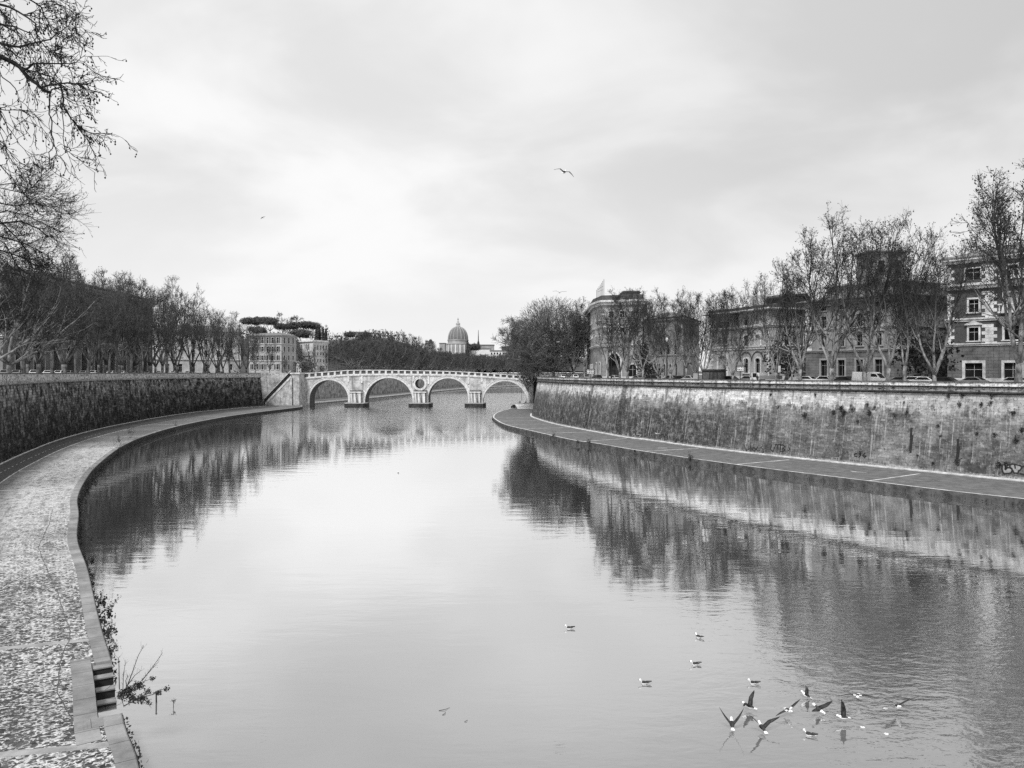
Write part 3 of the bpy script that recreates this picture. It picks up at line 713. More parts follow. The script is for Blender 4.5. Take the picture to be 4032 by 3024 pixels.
# bridge head on the left: pale quay wall, block and the long stair
hd=thing('bridgehead_stairs','pale stone bridgehead block with a long dark stair running down to left quay','stairs',(-100,333,QL))
m=MB(); m.prism([(-94.6,331.5),(-91.7,331.5),(-91.7,352),(-94.6,352)],0,bz(1473)); m.build('block',M['travertine'],hd)
m=MB(); m.prism([(-95.6,331.1),(-91.4,331.1),(-91.4,352),(-95.6,352)],bz(1473),bz(1467)); m.build('block_parapet',M['pale_stone'],hd)
m=MB(); m.face([(-111.9,336.5,.5),(-94.6,336.5,.5),(-94.6,336.5,14.3),(-113.5,336.5,14.3)],[(0,0),(13,0),(13,14),(0,14)]); m.face([(-111.9,336.5,.5),(-113.5,336.5,14.3),(-114,326,14.3),(-112.4,326,.5)],[(0,0),(0,14),(10,14),(10,0)]); m.build('back_wall',M['travertine'],hd)
m=MB(); m.box((-104.5,337,14.6),(20,.9,.9)); m.build('back_parapet',M['parapet_left'],hd)
def sp(px,py,d): v=PX(px,py,d); return v
A,B=PX(1044,1588,330.5),PX(1147,1480,330.5)
m=MB(); dd=Vector((0,1,0))
m.face([(A.x,330.5,.6),(-94.5,330.5,.6),(-94.5,330.5,B.z-.3),(B.x,330.5,B.z-.3),(A.x,330.5,A.z-.4)],[(0,0),(12,0),(12,13),(10,12),(0,1)]); m.build('stair_flank',M['travertine'],hd)
ns=44
m=MB()
for k in range(ns):
    f0,f1=k/ns,(k+1)/ns; xa,xb=A.x+(B.x-A.x)*f0,A.x+(B.x-A.x)*f1; z=A.z-.9+(B.z-A.z)*f1
    m.box(((xa+xb)/2,333.2,z/2),(xb-xa-.004,5.2,z))
m.build('steps',M['dark_stone'],hd)
def slope(y,lo,hi,th,name,mat,z2=0):
    m=MB(); P=[(A.x,lo+A.z),(B.x,lo+B.z),(B.x,hi+B.z),(A.x,hi+A.z)]
    m.ext(P,Vector((0,y,0)),Vector((1,0,0)),Vector((0,0,1)),Vector((0,1,0)),th); m.build(name,M[mat],hd)
slope(330.3,-.75,.3,.45,'stair_parapet','pale_stone'); 
A,B=PX(1040,1590,335.7),PX(1144,1481,335.7)
slope(335.7,-1.5,2.0,.5,'stair_shaded_back','black_stone'); slope(335.5,2.0,2.5,.6,'stair_rail_coping','pale_stone')  # black slab paints the shaded inner back of the stair, under a pale coping
# right bridge head
hr=thing('bridgehead_wall','narrow pale bridgehead pier between the last arch and the dark wall corner','wall',(9,335,0))
m=MB(); m.prism([(7.6,333),(9.2,333),(9.2,352),(7.6,352)],0,12.6); m.build('pier_face',M['travertine'],hr)
m=MB(); m.prism([(9.2,330),(16,330),(16,352),(9.2,352)],0,12.8); m.build('return_wall',M['black_stone'],hr)
m=MB(); m.prism([(5.6,332),(16,331.5),(16,338),(5.6,338)],12.8,13.7); m.build('parapet',M['trim'],hr)
# raised landing where the anglers sit, with the pale ramp
m=MB(); m.prism([(-1.5,317),(9.0,312),(9.2,333),(3,334)],0,2.1); struct(m.build('quay_landing',M['trim_grey']))
m=MB(); m.face([(2.2,302,QR+.02),(8.8,300,QR+.02),(9.0,312,2.1),(1.2,315.5,2.1)]); struct(m.build('quay_ramp',M['pale_stone']))

# ------------------------------------------------------------------ buildings
V2=lambda a,b: Vector((a,b))
def ccw(poly):
    a=sum(p[0]*q_[1]-q_[0]*p[1] for p,q_ in zip(poly,poly[1:]+poly[:1])); return poly if a>0 else poly[::-1]
def inset(poly,o):                                   # o>0 grows outward, for a ccw polygon
    P=[Vector(p) for p in poly]; n=len(P); out=[]
    for i in range(n):
        a,b,c=P[i-1],P[i],P[(i+1)%n]; d1=(b-a).normalized(); d2=(c-b).normalized()
        n1=Vector((d1.y,-d1.x)); n2=Vector((d2.y,-d2.x)); bis=n1+n2; k=bis.dot(n1)
        out.append(b+bis*(o/max(k,.3)) if bis.length>1e-6 else b+n1*o)
    return out
def ring(poly,prof,mb,m=0):                          # closed moulding round a ccw polygon
    R=[inset(poly,o) for o,z in prof]; n=len(poly)
    for i in range(n):
        j=(i+1)%n; L=(Vector(poly[j])-Vector(poly[i])).length
        for k in range(len(prof)-1):
            a,b=R[k][i],R[k][j]; c,d=R[k+1][j],R[k+1][i]; za,zb=prof[k][1],prof[k+1][1]
            mb.face([(a.x,a.y,za),(b.x,b.y,za),(c.x,c.y,zb),(d.x,d.y,zb)],[(0,za),(L,za),(L,zb),(0,zb)],m)
def loft(mb,poly,levels,cap=True,m=0):               # levels: (outset,z)
    ring(poly,levels,mb,m)
    if cap:
        T=inset(poly,levels[-1][0]); mb.face([(p.x,p.y,levels[-1][1]) for p in T],None,m)
def row(L,n,w,za,zb,margin=2.0,arch=False,**kw):
    out=[]; step=(L-2*margin)/n
    for i in range(n):
        c=margin+step*(i+.5); out.append(dict(s0=c-w/2,s1=c+w/2,za=za,zb=zb,arch=arch,**kw))
    return out
def facade(wall,root,p0,p1,z0,z1,ops,matf='trim',glass='glass',su=0.0):
    p0=Vector(p0); p1=Vector(p1); L=(p1-p0).length; u=(p1-p0)/L; n=Vector((u.y,-u.x))
    def W(s,z,o=0.0): q_=p0+u*s+n*o; return (q_.x,q_.y,z)
    ops=[o for o in ops if o['s0']>.1 and o['s1']<L-.1]
    cs=sorted({0.0,L}|{o['s0'] for o in ops}|{o['s1'] for o in ops}); cz=sorted({z0,z1}|{o['za'] for o in ops}|{o['zb'] for o in ops})
    for a,b in zip(cs,cs[1:]):
        if b-a<1e-4: continue
        for c,d in zip(cz,cz[1:]):
            if d-c<1e-4: continue
            ms,mz=(a+b)/2,(c+d)/2
            if any(o['s0']<ms<o['s1'] and o['za']<mz<o['zb'] for o in ops): continue
            wall.face([W(a,c),W(b,c),W(b,d),W(a,d)],[(a+su,c),(b+su,c),(b+su,d),(a+su,d)])
    for o in ops:
        s0,s1,za,zb=o['s0'],o['s1'],o['za'],o['zb']; w_=s1-s0; dp=o.get('depth',.35); kind=o.get('kind','window')
        tm=o.get('trim',.22); A=[]
        if o.get('arch'):
            r=w_/2; rise=o.get('rise',r); zs=zb-rise; k=10; A=[((s0+s1)/2-r*math.cos(math.pi*j/k),zs+rise*math.sin(math.pi*j/k)) for j in range(k+1)]
            for (a,b) in zip(A,A[1:]):
                wall.face([W(a[0],a[1]),W(b[0],b[1]),W(b[0],zb),W(a[0],zb)],[(a[0]+su,a[1]),(b[0]+su,b[1]),(b[0]+su,zb),(a[0]+su,zb)])
            out=[(s0,za)]+A+[(s1,za)]
        else: out=[(s0,za),(s0,zb),(s1,zb),(s1,za)]
        for a,b in zip(out,out[1:]+out[:1]): wall.face([W(a[0],a[1]),W(b[0],b[1]),W(b[0],b[1],-dp),W(a[0],a[1],-dp)],[(a[0],a[1]),(b[0],b[1]),(b[0]+.3,b[1]),(a[0]+.3,a[1])])
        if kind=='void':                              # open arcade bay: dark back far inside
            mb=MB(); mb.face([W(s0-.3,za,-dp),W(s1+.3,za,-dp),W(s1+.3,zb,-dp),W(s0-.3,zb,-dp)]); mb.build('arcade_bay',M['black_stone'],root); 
            if not tm: continue
        fr=MB()
        if tm:
            o1=[(s0-tm,za),]+[( (s0+s1)/2+(a[0]-(s0+s1)/2)*(1+2*tm/w_), a[1]+tm*(a[1]-za)/max(zb-za,.1)) for a in out[1:-1]]+[(s1+tm,za)]
            if not o.get('arch'): o1=[(s0-tm,za),(s0-tm,zb+tm),(s1+tm,zb+tm),(s1+tm,za)]
            for k in range(len(out)-1):
                a,b,c,d=out[k],out[k+1],o1[k+1],o1[k]
                fr.face([W(a[0],a[1],.1),W(b[0],b[1],.1),W(c[0],c[1],.1),W(d[0],d[1],.1)]); fr.face([W(d[0],d[1],.1),W(c[0],c[1],.1),W(c[0],c[1],-.01),W(d[0],d[1],-.01)]); fr.face([W(a[0],a[1],-.01),W(b[0],b[1],-.01),W(b[0],b[1],.1),W(a[0],a[1],.1)])
            if o.get('sill',True):
                for (e,zz0,zz1,pr) in ((tm+.12,za-.22,za,.22),):
                    P=[W(s0-e,zz0,pr),W(s1+e,zz0,pr),W(s1+e,zz1,pr),W(s0-e,zz1,pr)]; fr.face(P)
                    fr.face([P[3],P[2],W(s1+e,zz1,-.05),W(s0-e,zz1,-.05)]); fr.face([P[0],W(s0-e,zz0,-.01),W(s1+e,zz0,-.01),P[1]])
                    fr.face([P[0],P[3],W(s0-e,zz1,-.01),W(s0-e,zz0,-.01)]); fr.face([P[1],W(s1+e,zz0,-.01),W(s1+e,zz1,-.01),P[2]])
            if o.get('ped'):                          # little gable or flat hood over the window
                zt=zb+tm+.12; e=tm+.3
                if o['ped']=='gable': T=[(s0-e,zt),(s1+e,zt),(s1+e,zt+.16),((s0+s1)/2,zt+.75),(s0-e,zt+.16)]
                else: T=[(s0-e,zt),(s1+e,zt),(s1+e,zt+.3),(s0-e,zt+.3)]
                F_=[W(a,b,.35) for a,b in T]; B_=[W(a,b,-.01) for a,b in T]; fr.face(F_)
                for k in range(len(T)): fr.face([F_[k],B_[k],B_[(k+1)%len(T)],F_[(k+1)%len(T)]])
        if kind!='void':
            # glazing bars
            zc=za+(zb-za)*.66; ms=(s0+s1)/2; bw=.03; d0=-dp+.06
            for (a,b,c,d) in ((ms-bw,za,ms+bw,zb-.05),(s0,zc-bw,ms-bw,zc+bw),(ms+bw,zc-bw,s1,zc+bw)):
                if o.get('arch') and d>zb-w_/2+.1: d=zb-.1
                fr.face([W(a,b,d0),W(c,b,d0),W(c,d,d0),W(a,d,d0)])
        wo=fr.build('door' if kind=='door' else ('arch_surround' if kind=='void' else 'window'),M[o.get('mat',matf)],root)
        if kind!='void':
            mb=MB(); mb.face([W(s0-.05,za-.02,-dp+.02),W(s1+.05,za-.02,-dp+.02),W(s1+.05,zb+.02,-dp+.02),W(s0-.05,zb+.02,-dp+.02)]); mb.build('pane',M['blind' if (hash((round(s0*7),round(za*11),round(p0.x)))%9==0) else glass],wo)
            if o.get('shut'):
                for (a,b) in ((s0-.52*w_-.03,s0-.03),(s1+.03,s1+.52*w_+.03)):
                    mb=MB(); P=[W(a,za,.06),W(b,za,.06),W(b,zb,.06),W(a,zb,.06)]; Q=[W(a,za,0),W(b,za,0),W(b,zb,0),W(a,zb,0)]; mb.face(P)
                    for k in range(4): mb.face([P[k],Q[k],Q[(k+1)%4],P[(k+1)%4]])
                    mb.build('shutter',M['shutter'],wo)
def building(name,label,cat,poly,z0,z1,fac,wallmat='plaster',trim='trim',cornices=(),roof=None,plinth=None,base=None,group=None,glass='glass'):
    poly=ccw([tuple(p) for p in poly]); c=sum((Vector(p) for p in poly),Vector((0,0)))/len(poly)
    root=thing(name,label,cat,(c.x,c.y,z0),group); wall=MB(); wall2=MB(); su=0.0
    for i in range(len(poly)):
        p0,p1=poly[i],poly[(i+1)%len(poly)]; L=(Vector(p1)-Vector(p0)).length
        ops=fac(i,L) or []
        if base:
            zb=z0+base[0]; facade(wall2,root,p0,p1,z0,zb,[o for o in ops if o['zb']<zb],trim,glass,su); facade(wall,root,p0,p1,zb,z1,[o for o in ops if o['za']>=zb],trim,glass,su)
        else: facade(wall,root,p0,p1,z0,z1,ops,trim,glass,su)
        su+=L
    wall.build('wall',M[wallmat],root)
    if base: wall2.build('ground_storey',M[base[1]],root)
    for (z,pr,h) in cornices:
        mb=MB(); ring(poly,[(.0,z),(pr*.5,z+.02),(pr*.55,z+h*.45),(pr,z+h*.6),(pr,z+h),(-.1,z+h+.02)],mb); mb.build('cornice',M[trim],root)
    if plinth:
        mb=MB(); ring(poly,[(.18,z0),(.18,z0+plinth),(-.02,z0+plinth+.05)],mb); mb.build('plinth',M[trim],root)
    if roof:
        oh,ins,h,mat=roof; mb=MB(); loft(mb,poly,[(-.3,z1-.05),(oh,z1-.03),(oh,z1+.16),(-ins,z1+h)]); mb.build('roof',M[mat],root)
    return root
def quoins(root,p,u1,u2,z0,z1,mat='trim',w_=.9,h=.55):
    mb=MB(); k=0; z=z0
    u1=Vector(u1).normalized(); u2=Vector(u2).normalized(); p=Vector(p)
    n1=Vector((u1.y,-u1.x)); n2=Vector((u2.y,-u2.x))
    while z+h<=z1:
        a,b=(w_,w_*.55) if k%2 else (w_*.55,w_)
        for (u,n,l,s_) in ((u1,n1,a,-1),(u2,n2,b,1)):
            q0=p+n*.07; q1=p+u*s_*l+n*.07
            mb.face([(q0.x,q0.y,z+.03),(q1.x,q1.y,z+.03),(q1.x,q1.y,z+h),(q0.x,q0.y,z+h)])
            r1=q1-n*.08; mb.face([(q1.x,q1.y,z+.03),(r1.x,r1.y,z+.03),(r1.x,r1.y,z+h),(q1.x,q1.y,z+h)])
        z+=h; k+=1
    mb.build('quoins',M[mat],root)

# --- right bank -------------------------------------------------------------------------------------------------
# palace with quoins at the right edge of the frame
A=V2(XX(3730,135.5),135.5); B=V2(XX(4420,117),117.0); uu=(B-A).normalized(); nn=Vector((uu.y,-uu.x))
D=A-nn*26+uu*1.0; C_=B-nn*26
z0=SR
def zz(y,d=134): return ZZ(y,d)
def f1(i,L):
    if i==0:
        o=[]
        for (c,w_) in ((4.2,2.3),(10.0,2.0),(13.6,2.0),(17.2,2.0),(22.5,2.3)):
            main=c in (4.2,22.5)
            if main:
                o+= [dict(s0=c-1.35,s1=c+1.35,za=z0+.6,zb=zz(1430),trim=.45,sill=False), dict(s0=c-.75,s1=c+.75,za=zz(1343),zb=zz(1292),trim=.3,ped='gable'),
                     dict(s0=c-.75,s1=c+.75,za=zz(1232),zb=zz(1182),trim=.3), dict(s0=c-1.3,s1=c+1.0,za=zz(1105),zb=zz(1062),trim=.18,sill=False)]
            else:
                o+= [dict(s0=c-1.2,s1=c+1.2,za=z0+.6,zb=zz(1430),trim=.4,sill=False), dict(s0=c-1.15,s1=c+1.15,za=zz(1343),zb=zz(1262),trim=.35,arch=(c==13.6),sill=True),
                     dict(s0=c-1.2,s1=c+1.2,za=zz(1232),zb=zz(1165),trim=.25), dict(s0=c-.8,s1=c+.8,za=zz(1105),zb=zz(1062),trim=.25)]
        return o
    if i==3: return row(L,4,1.3,zz(1343),zz(1292),4,trim=.2)+row(L,4,1.3,zz(1232),zz(1182),4,trim=.2)
P1=[tuple(A),tuple(B),tuple(C_),tuple(D)]
R1=building('palace','brick palace with white corner quoins and balustraded balcony at right edge','building',P1,z0,zz(1020),f1,'brick_dark','pale_stone',[(zz(1142),.9,1.0),(zz(1268),.35,.6),(zz(1364),.3,.5),(zz(1040),.9,.9)],(1.0,9,3.2,'tiles'),1.2,(zz(1366)-z0,'rustic'))
for s_ in (0.0,6.6,20.0): 
    q0=A+uu*s_
    for (za,zb) in ((zz(1362),zz(1270)),(zz(1262),zz(1145)),(zz(1130),zz(1045))):
        quoins(R1,q0,(nn if s_==0 else uu),uu,za,zb,'pale_stone',1.15,.6)
for zt,s0,s1 in ((zz(1232),8.3,19.2),(zz(1105),8.3,19.2)):
    mb=MB(); q0=A+uu*((s0+s1)/2)+nn*.8; rz=math.atan2(uu.y,uu.x)
    mb.box((q0.x,q0.y,zt-.35),(s1-s0,1.7,.3),rz); mb.box((q0.x+nn.x*.65,q0.y+nn.y*.65,zt+.95),(s1-s0,.3,.18),rz)
    k=s0+.2
    while k<s1:
        q1=A+uu*k+nn*1.45; mb.lathe([(.07,0),(.13,.3),(.06,.7),(.1,1.05)],(q1.x,q1.y,zt-.2),6); k+=.42
    mb.build('balcony',M['pale_stone'],R1)
# palace with a roof tower
A=V2(XX(3172,161),161.0); B=V2(XX(3548,142.5),142.5); uu=(B-A).normalized(); nn=Vector((uu.y,-uu.x)); C_=B-nn*24; D=A-nn*24
def y2(y): return ZZ(y,156)
def f2(i,L):
    if i==0: return row(L,4,1.5,z0+1.6,y2(1418),2.5,trim=.35)+row(L,4,1.3,y2(1365),y2(1322),2.5,trim=.3,ped='gable')+row(L,4,1.3,y2(1290),y2(1245),2.5,trim=.2)+row(L,4,1.3,y2(1222),y2(1200),2.5,trim=.15)
    if i==3: return row(L,3,1.2,y2(1365),y2(1322),4,trim=.2)+row(L,3,1.2,y2(1290),y2(1245),4,trim=.2)
R2=building('palace','weathered stone palace with a square roof tower behind the tall plane trees','building',[tuple(A),tuple(B),tuple(C_),tuple(D)],z0,y2(1188),f2,'plaster','trim_grey',[(y2(1205),.8,.9),(y2(1304),.3,.5),(y2(1388),.3,.5)],None,1.0,(y2(1390)-z0,'rustic'))
P2=[tuple(A),tuple(B),tuple(C_),tuple(D)]
mb=MB(); loft(mb,P2,[(-.3,y2(1188)-.1),(1.4,y2(1186)),(1.4,y2(1182)),(-6,y2(1150))]); mb.build('roof',M['tiles'],R2)
at=inset(ccw(P2),-3.0); Q=[tuple(p) for p in at]
mb=MB(); loft(mb,Q,[(0,y2(1180)),(0,y2(1128)),(.7,y2(1127)),(.7,y2(1122)),(-6,y2(1095))]); mb.build('attic',M['plaster_soot'],R2)
mb=MB(); ring(Q,[(.02,y2(1131)),(.35,y2(1130)),(.35,y2(1128.5)),(.05,y2(1128))],mb); mb.build('attic_cornice',M['pale_stone'],R2)
tc=A+uu*(uu.dot(V2(XX(3470,146),150)-A)); tc=V2(XX(3470,158),158.0)
def tw(k): return [(tc.x-k,tc.y-k),(tc.x+k,tc.y-k*.9),(tc.x+k,tc.y+k),(tc.x-k,tc.y+k)]
mb=MB(); loft(mb,tw(3.5),[(0,y2(1150)),(0,y2(997)),(.8,y2(996)),(.8,y2(991)),(-2.6,y2(980))]); mb.build('roof_tower',M['plaster_soot'],R2)
for dx in (-1.7,1.7):
    mb=MB(); mb.box((tc.x+dx,tc.y-3.45,y2(1055)),(1.1,.5,2.6)); mb.build('window',M['glass'],R2)
quoins(R2,A,nn,uu,y2(1385),y2(1206),'pale_stone',1.6,.75)
# brick villa with paired arches
A=V2(XX(2795,189),189.0); B=V2(XX(2893,182),182.0); C1=V2(XX(3030,170),170.0)
uu=(C1-B).normalized(); nn=Vector((uu.y,-uu.x)); C2=C1-nn*20; D2=A-nn*22
def y3(y): return ZZ(y,180)
def f3(i,L):
    if i==0:
        c=L*.52; return [dict(s0=c-1.3,s1=c+1.3,za=z0+1.2,zb=y3(1400),arch=True,rise=.5,trim=.5,sill=False,kind='door'),dict(s0=c-1.5,s1=c-.3,za=y3(1352),zb=y3(1322),arch=True,trim=.2),dict(s0=c+.3,s1=c+1.5,za=y3(1352),zb=y3(1322),arch=True,trim=.2),dict(s0=c-2.3,s1=c+2.3,za=y3(1290),zb=y3(1262),trim=.3)]
    if i==1:
        o=[]
        for c in (4.4,8.6):
            o+=[dict(s0=c-.85,s1=c+.85,za=z0+2.2,zb=y3(1412),arch=True,rise=.6,trim=.35),dict(s0=c-.85,s1=c+.85,za=y3(1365),zb=y3(1322),arch=True,rise=.6,trim=.4),dict(s0=c-.75,s1=c+.75,za=y3(1283),zb=y3(1248),arch=True,trim=.12)]
        o+=[dict(s0=12.3,s1=15.0,za=y3(1362),zb=y3(1308),arch=True,trim=.4)]
        return o
    if i==2: return row(L,3,1.4,z0+2.5,y3(1410),2,trim=.15)+row(L,3,1.4,y3(1365),y3(1322),2,trim=.15)
P3=[tuple(A),tuple(B),tuple(C1),tuple(C2),tuple(D2)]
R3=building('villa','brick villa with paired arched windows and pale string courses beside the kiosk','building',P3,z0,y3(1232),f3,'brick','trim',[(y3(1296),.35,.55),(y3(1378),.35,.9),(y3(1234),.7,.6)],(1.2,6,2.0,'tiles'),1.3)
for c,r,zc in ((4.4,2.0,y3(1412)),(8.6,2.0,y3(1412)),(4.4,2.0,y3(1322)),(8.6,2.0,y3(1322))):      # blind brick arches over the windows
    mb=MB(); n=14
    for j in range(n):
        t0,t1=math.pi*j/n,math.pi*(j+1)/n
        W=lambda rr,t,o: (lambda q_: (q_.x,q_.y,zc-.6+rr*math.sin(t)))(B+uu*(c-rr*math.cos(t))+nn*o)
        mb.face([W(r,t0,.12),W(r,t1,.12),W(r+.22,t1,.12),W(r+.22,t0,.12)]); mb.face([W(r,t0,0),W(r,t1,0),W(r,t1,.12),W(r,t0,.12)]); mb.face([W(r+.22,t0,.12),W(r+.22,t1,.12),W(r+.22,t1,0),W(r+.22,t0,0)])
    mb.build('blind_arch',M['dark_stone'],R3)
for za,zb in ((z0+1.4,y3(1380)),(y3(1376),y3(1298)),(y3(1292),y3(1236))): quoins(R3,A,Vector((.6,-.8)),(B-A),za,zb,'trim',1.1,.6); quoins(R3,C1,uu,Vector((.3,.95)),za,zb,'trim',.9,.6)
q0=(A+B+C1+D2+C2)/5; 
mb=MB(); ring(inset(ccw(P3),-.4) and [tuple(p) for p in inset(ccw(P3),.3)],[(0,y3(1232)),(0,y3(1212)),(-.5,y3(1212)),(-.5,y3(1232))],mb); mb.build('roof_parapet',M['brick_dark'],R3)
ub=[tuple(V2(XX(2975,184),184)),tuple(V2(XX(3160,172),172)),tuple(V2(XX(3190,196),196)),tuple(V2(XX(2985,208),208))]
mb=MB(); loft(mb,ub,[(0,z0),(0,y3(1178)),(1.1,y3(1177)),(1.1,y3(1173)),(-6,y3(1150))]); mb.build('upper_block',M['brick_dark'],R3)
mb=MB(); qd=V2(XX(2985,180),180); mb.box((qd.x,qd.y,y3(1185)),(2.4,3,2.2),.6); mb.build('dormer',M['trim'],R3)
# low gothic front
A=V2(XX(2548,222),222.0); B=V2(XX(2690,209),209.0); Cc=V2(XX(2752,232),232.0); uu=(B-A).normalized(); nn=Vector((uu.y,-uu.x))
def y4(y): return ZZ(y,212)
def f4(i,L):
    if i==0: return row(L,5,.8,z0+1.4,y4(1432),1.5,arch=True,rise=1.0,trim=.2,sill=False)+row(L,4,1.3,y4(1395),y4(1355),1.5,arch=True,rise=1.2,trim=.25)
    if i==1: return row(L,2,1.3,z0+1.4,y4(1418),2,trim=.15)+row(L,2,1.2,y4(1370),y4(1335),2,trim=.15)
R4=building('chapel','low stone chapel front with narrow pointed windows behind bare trees','building',[tuple(A),tuple(B),tuple(Cc),(50,252),(42,250)],z0,y4(1248),f4,'plaster_soot','trim_grey',[(y4(1402),.25,.4),(y4(1262),.5,.6)],(.7,5,2.0,'tiles'),1.0)
mb=MB(); q0=A+uu*4.2+nn*.12; rz=math.atan2(uu.y,uu.x); 
for (s0,s1,za,zb) in ((.3,9.0,y4(1330),y4(1260)),): 
    a,b=A+uu*s0+nn*.1,A+uu*s1+nn*.1; mb.face([(a.x,a.y,za),(b.x,b.y,za),(b.x,b.y,zb),(a.x,a.y,zb)])
mb.build('pale_band',M['plaster'],R4)
# palace with chamfered corner and great arch
def y5(y): return ZZ(y,238)
A=V2(XX(2312,292),292.0); B=V2(XX(2338,252),252.0); C1=V2(XX(2372,240),240.0); D=V2(XX(2530,236),236.0); E=V2(XX(2536,290),290.0)
def f5(i,L):
    if i==0: return row(L,7,1.4,z0+1.5,z0+5,3,arch=True,trim=.2)+row(L,7,1.4,y5(1395),y5(1352),3,trim=.2)+row(L,7,1.3,y5(1318),y5(1285),3,trim=.2)+row(L,7,1.3,y5(1255),y5(1228),3,trim=.2)
    if i==1: return row(L,2,1.6,z0+1.5,z0+5.5,1,arch=True,trim=.25)+row(L,2,1.6,y5(1395),y5(1350),1,trim=.25)+row(L,2,1.4,y5(1318),y5(1285),1,trim=.2)+row(L,2,1.4,y5(1255),y5(1228),1,trim=.2)
    if i==2: return [dict(s0=1.8,s1=5.6,za=z0+.3,zb=y5(1390),arch=True,rise=2.6,trim=.5,sill=False,kind='void',depth=3),dict(s0=8.3,s1=10.6,za=z0+.3,zb=y5(1435),arch=True,trim=.3,sill=False,kind='door')]+row(L,3,1.5,y5(1372),y5(1332),1,trim=.25)[1:]+row(L,3,1.4,y5(1310),y5(1280),1,trim=.2,ped='flat')+row(L,3,1.3,y5(1250),y5(1225),1,trim=.2)
P5=[tuple(A),tuple(B),tuple(C1),tuple(D),tuple(E)]
R5=building('palace','tall grey corner palace with heavy cornice and great dark arched doorway','building',P5,z0,y5(1182),f5,'plaster_grey','trim',[(y5(1200),1.3,1.5),(y5(1290),.35,.5),(y5(1365),.5,.7)],None,1.0,(y5(1368)-z0,'plaster'))
mb=MB(); loft(mb,P5,[(.25,y5(1181)),(.25,y5(1161)),(-.4,y5(1160))]); mb.build('roof_parapet',M['plaster_dark'],R5)
mb=MB(); mb.box((XX(2480,246),246,y5(1152)),(5.2,8,2.0)); mb.box((XX(2482,246),246,y5(1145)),(5.6,8.4,.25)); mb.build('penthouse',M['plaster_dark'],R5)
mb=MB()
for k in range(7): 
    f=k/6; mb.box((XX(2352+23*f,244),246-4*f,y5(1162)+1.0+1.6*f),(.12,.12,3.0+2.6*f))
for k in range(2): mb.tube([PX(2352,1150-8*k,246),PX(2375,1140-14*k,242)],[.05,.05],4)
mb.build('roof_screen',M['iron'],R5)
# --- left bank --------------------------------------------------------------------------------------------------
# long palace with arcade
def y6(y): return ZZ(y,300)
A=V2(-135,204); B=V2(-141,302); C1=V2(-166,304); D=V2(-162,204)     # river front runs A..B
def f6(i,L):
    o=[]
    if i==0 or True:
        if L>60:
            n=10
            o+=row(L,n,5.6,SL+.3,SL+9.5,4,arch=True,trim=.4,kind='void',depth=4,sill=False)
            for za,zb in ((SL+12.0,SL+15.2),(SL+17.2,SL+20.0),(SL+22.2,SL+24.4)): o+=row(L,n*1,2.0,za,zb,4,trim=.35,ped='flat' if za<SL+13 else None)
        elif i in (0,1,2,3):
            o+=row(L,3,5.2,SL+.3,SL+9.5,2,arch=True,trim=.4,kind='void',depth=4,sill=False)+row(L,4,1.8,SL+12,SL+15.2,2,trim=.3)+row(L,4,1.8,SL+17.2,SL+20,2,trim=.3)+row(L,4,1.8,SL+22.2,SL+24.4,2,trim=.3)
    return o
building('palace','long grey palace with a dark ground floor arcade behind the left tree row','building',[tuple(A),tuple(B),tuple(C1),tuple(D)],SL,43.0,f6,'plaster_soot','trim',[(SL+10.4,.5,.8),(SL+21,.3,.5),(SL+27,1.4,1.6)],(1.7,9,3,'tiles'),.9)
# pale palace behind the trees
A=V2(-152,328); B=V2(-124,352); C1=V2(-137,372); D=V2(-167,350)
def f7(i,L):
    return row(L,6,1.6,SL+1.5,SL+5,2,trim=.25)+row(L,6,1.5,SL+8,SL+11,2,trim=.25)+row(L,6,1.5,SL+13.5,SL+16,2,trim=.2) if L>15 else []
building('palace','pale plaster palace half hidden by bare trees left of the square','building',[tuple(A),tuple(B),tuple(C1),tuple(D)],SL,SL+19.5,f7,'plaster_white','trim',[(SL+6.5,.3,.5),(SL+18.6,.8,.9)],(1,8,3,'tiles'),.8)
# white four storey house
def y8(y): return ZZ(y,390)
A=V2(XX(980,392),392.0); B=V2(XX(1108,386),386.0); C1=V2(XX(1165,398),398.0); D=V2(XX(1165,430),430.0); E=V2(XX(985,430),430.0)
def f8(i,L):
    if i>1: return []
    n=6 if i==0 else 3; k=dict(trim=.18,mat='trim',shut=(i==0))
    return row(L,n,1.25,y8(1455),y8(1434),.6,**k)+row(L,n,1.2,y8(1418),y8(1400),.6,**k)+row(L,n,1.25,y8(1385),y8(1365),.6,**k)+row(L,n,1.3,y8(1352),y8(1330),.6,**k)
building('town_house','white four storey house with rows of dark windows beside the square','building',[tuple(A),tuple(B),tuple(C1),tuple(D),tuple(E)],SL,y8(1322),f8,'plaster_mid','trim',[(y8(1358),.35,.4),(y8(1424),.3,.35),(y8(1325),.7,.6)],(.8,5,1.6,'tiles'),.5)
A=V2(XX(1166,397),397); mb=MB()
R_=building('annex','small white corner annex with one doorway beside the four storey house','building',[(XX(1166,396),396),(XX(1186,393),393),(XX(1186,400),400),(XX(1166,403),403)],SL,y8(1425),lambda i,L: [dict(s0=.7,s1=1.7,za=SL+.3,zb=SL+3.4,trim=.15,kind='door',sill=False)] if i==0 else [],'plaster_white','pale_stone',[(y8(1428),.3,.4)],(.3,1,.3,'pale_stone'))
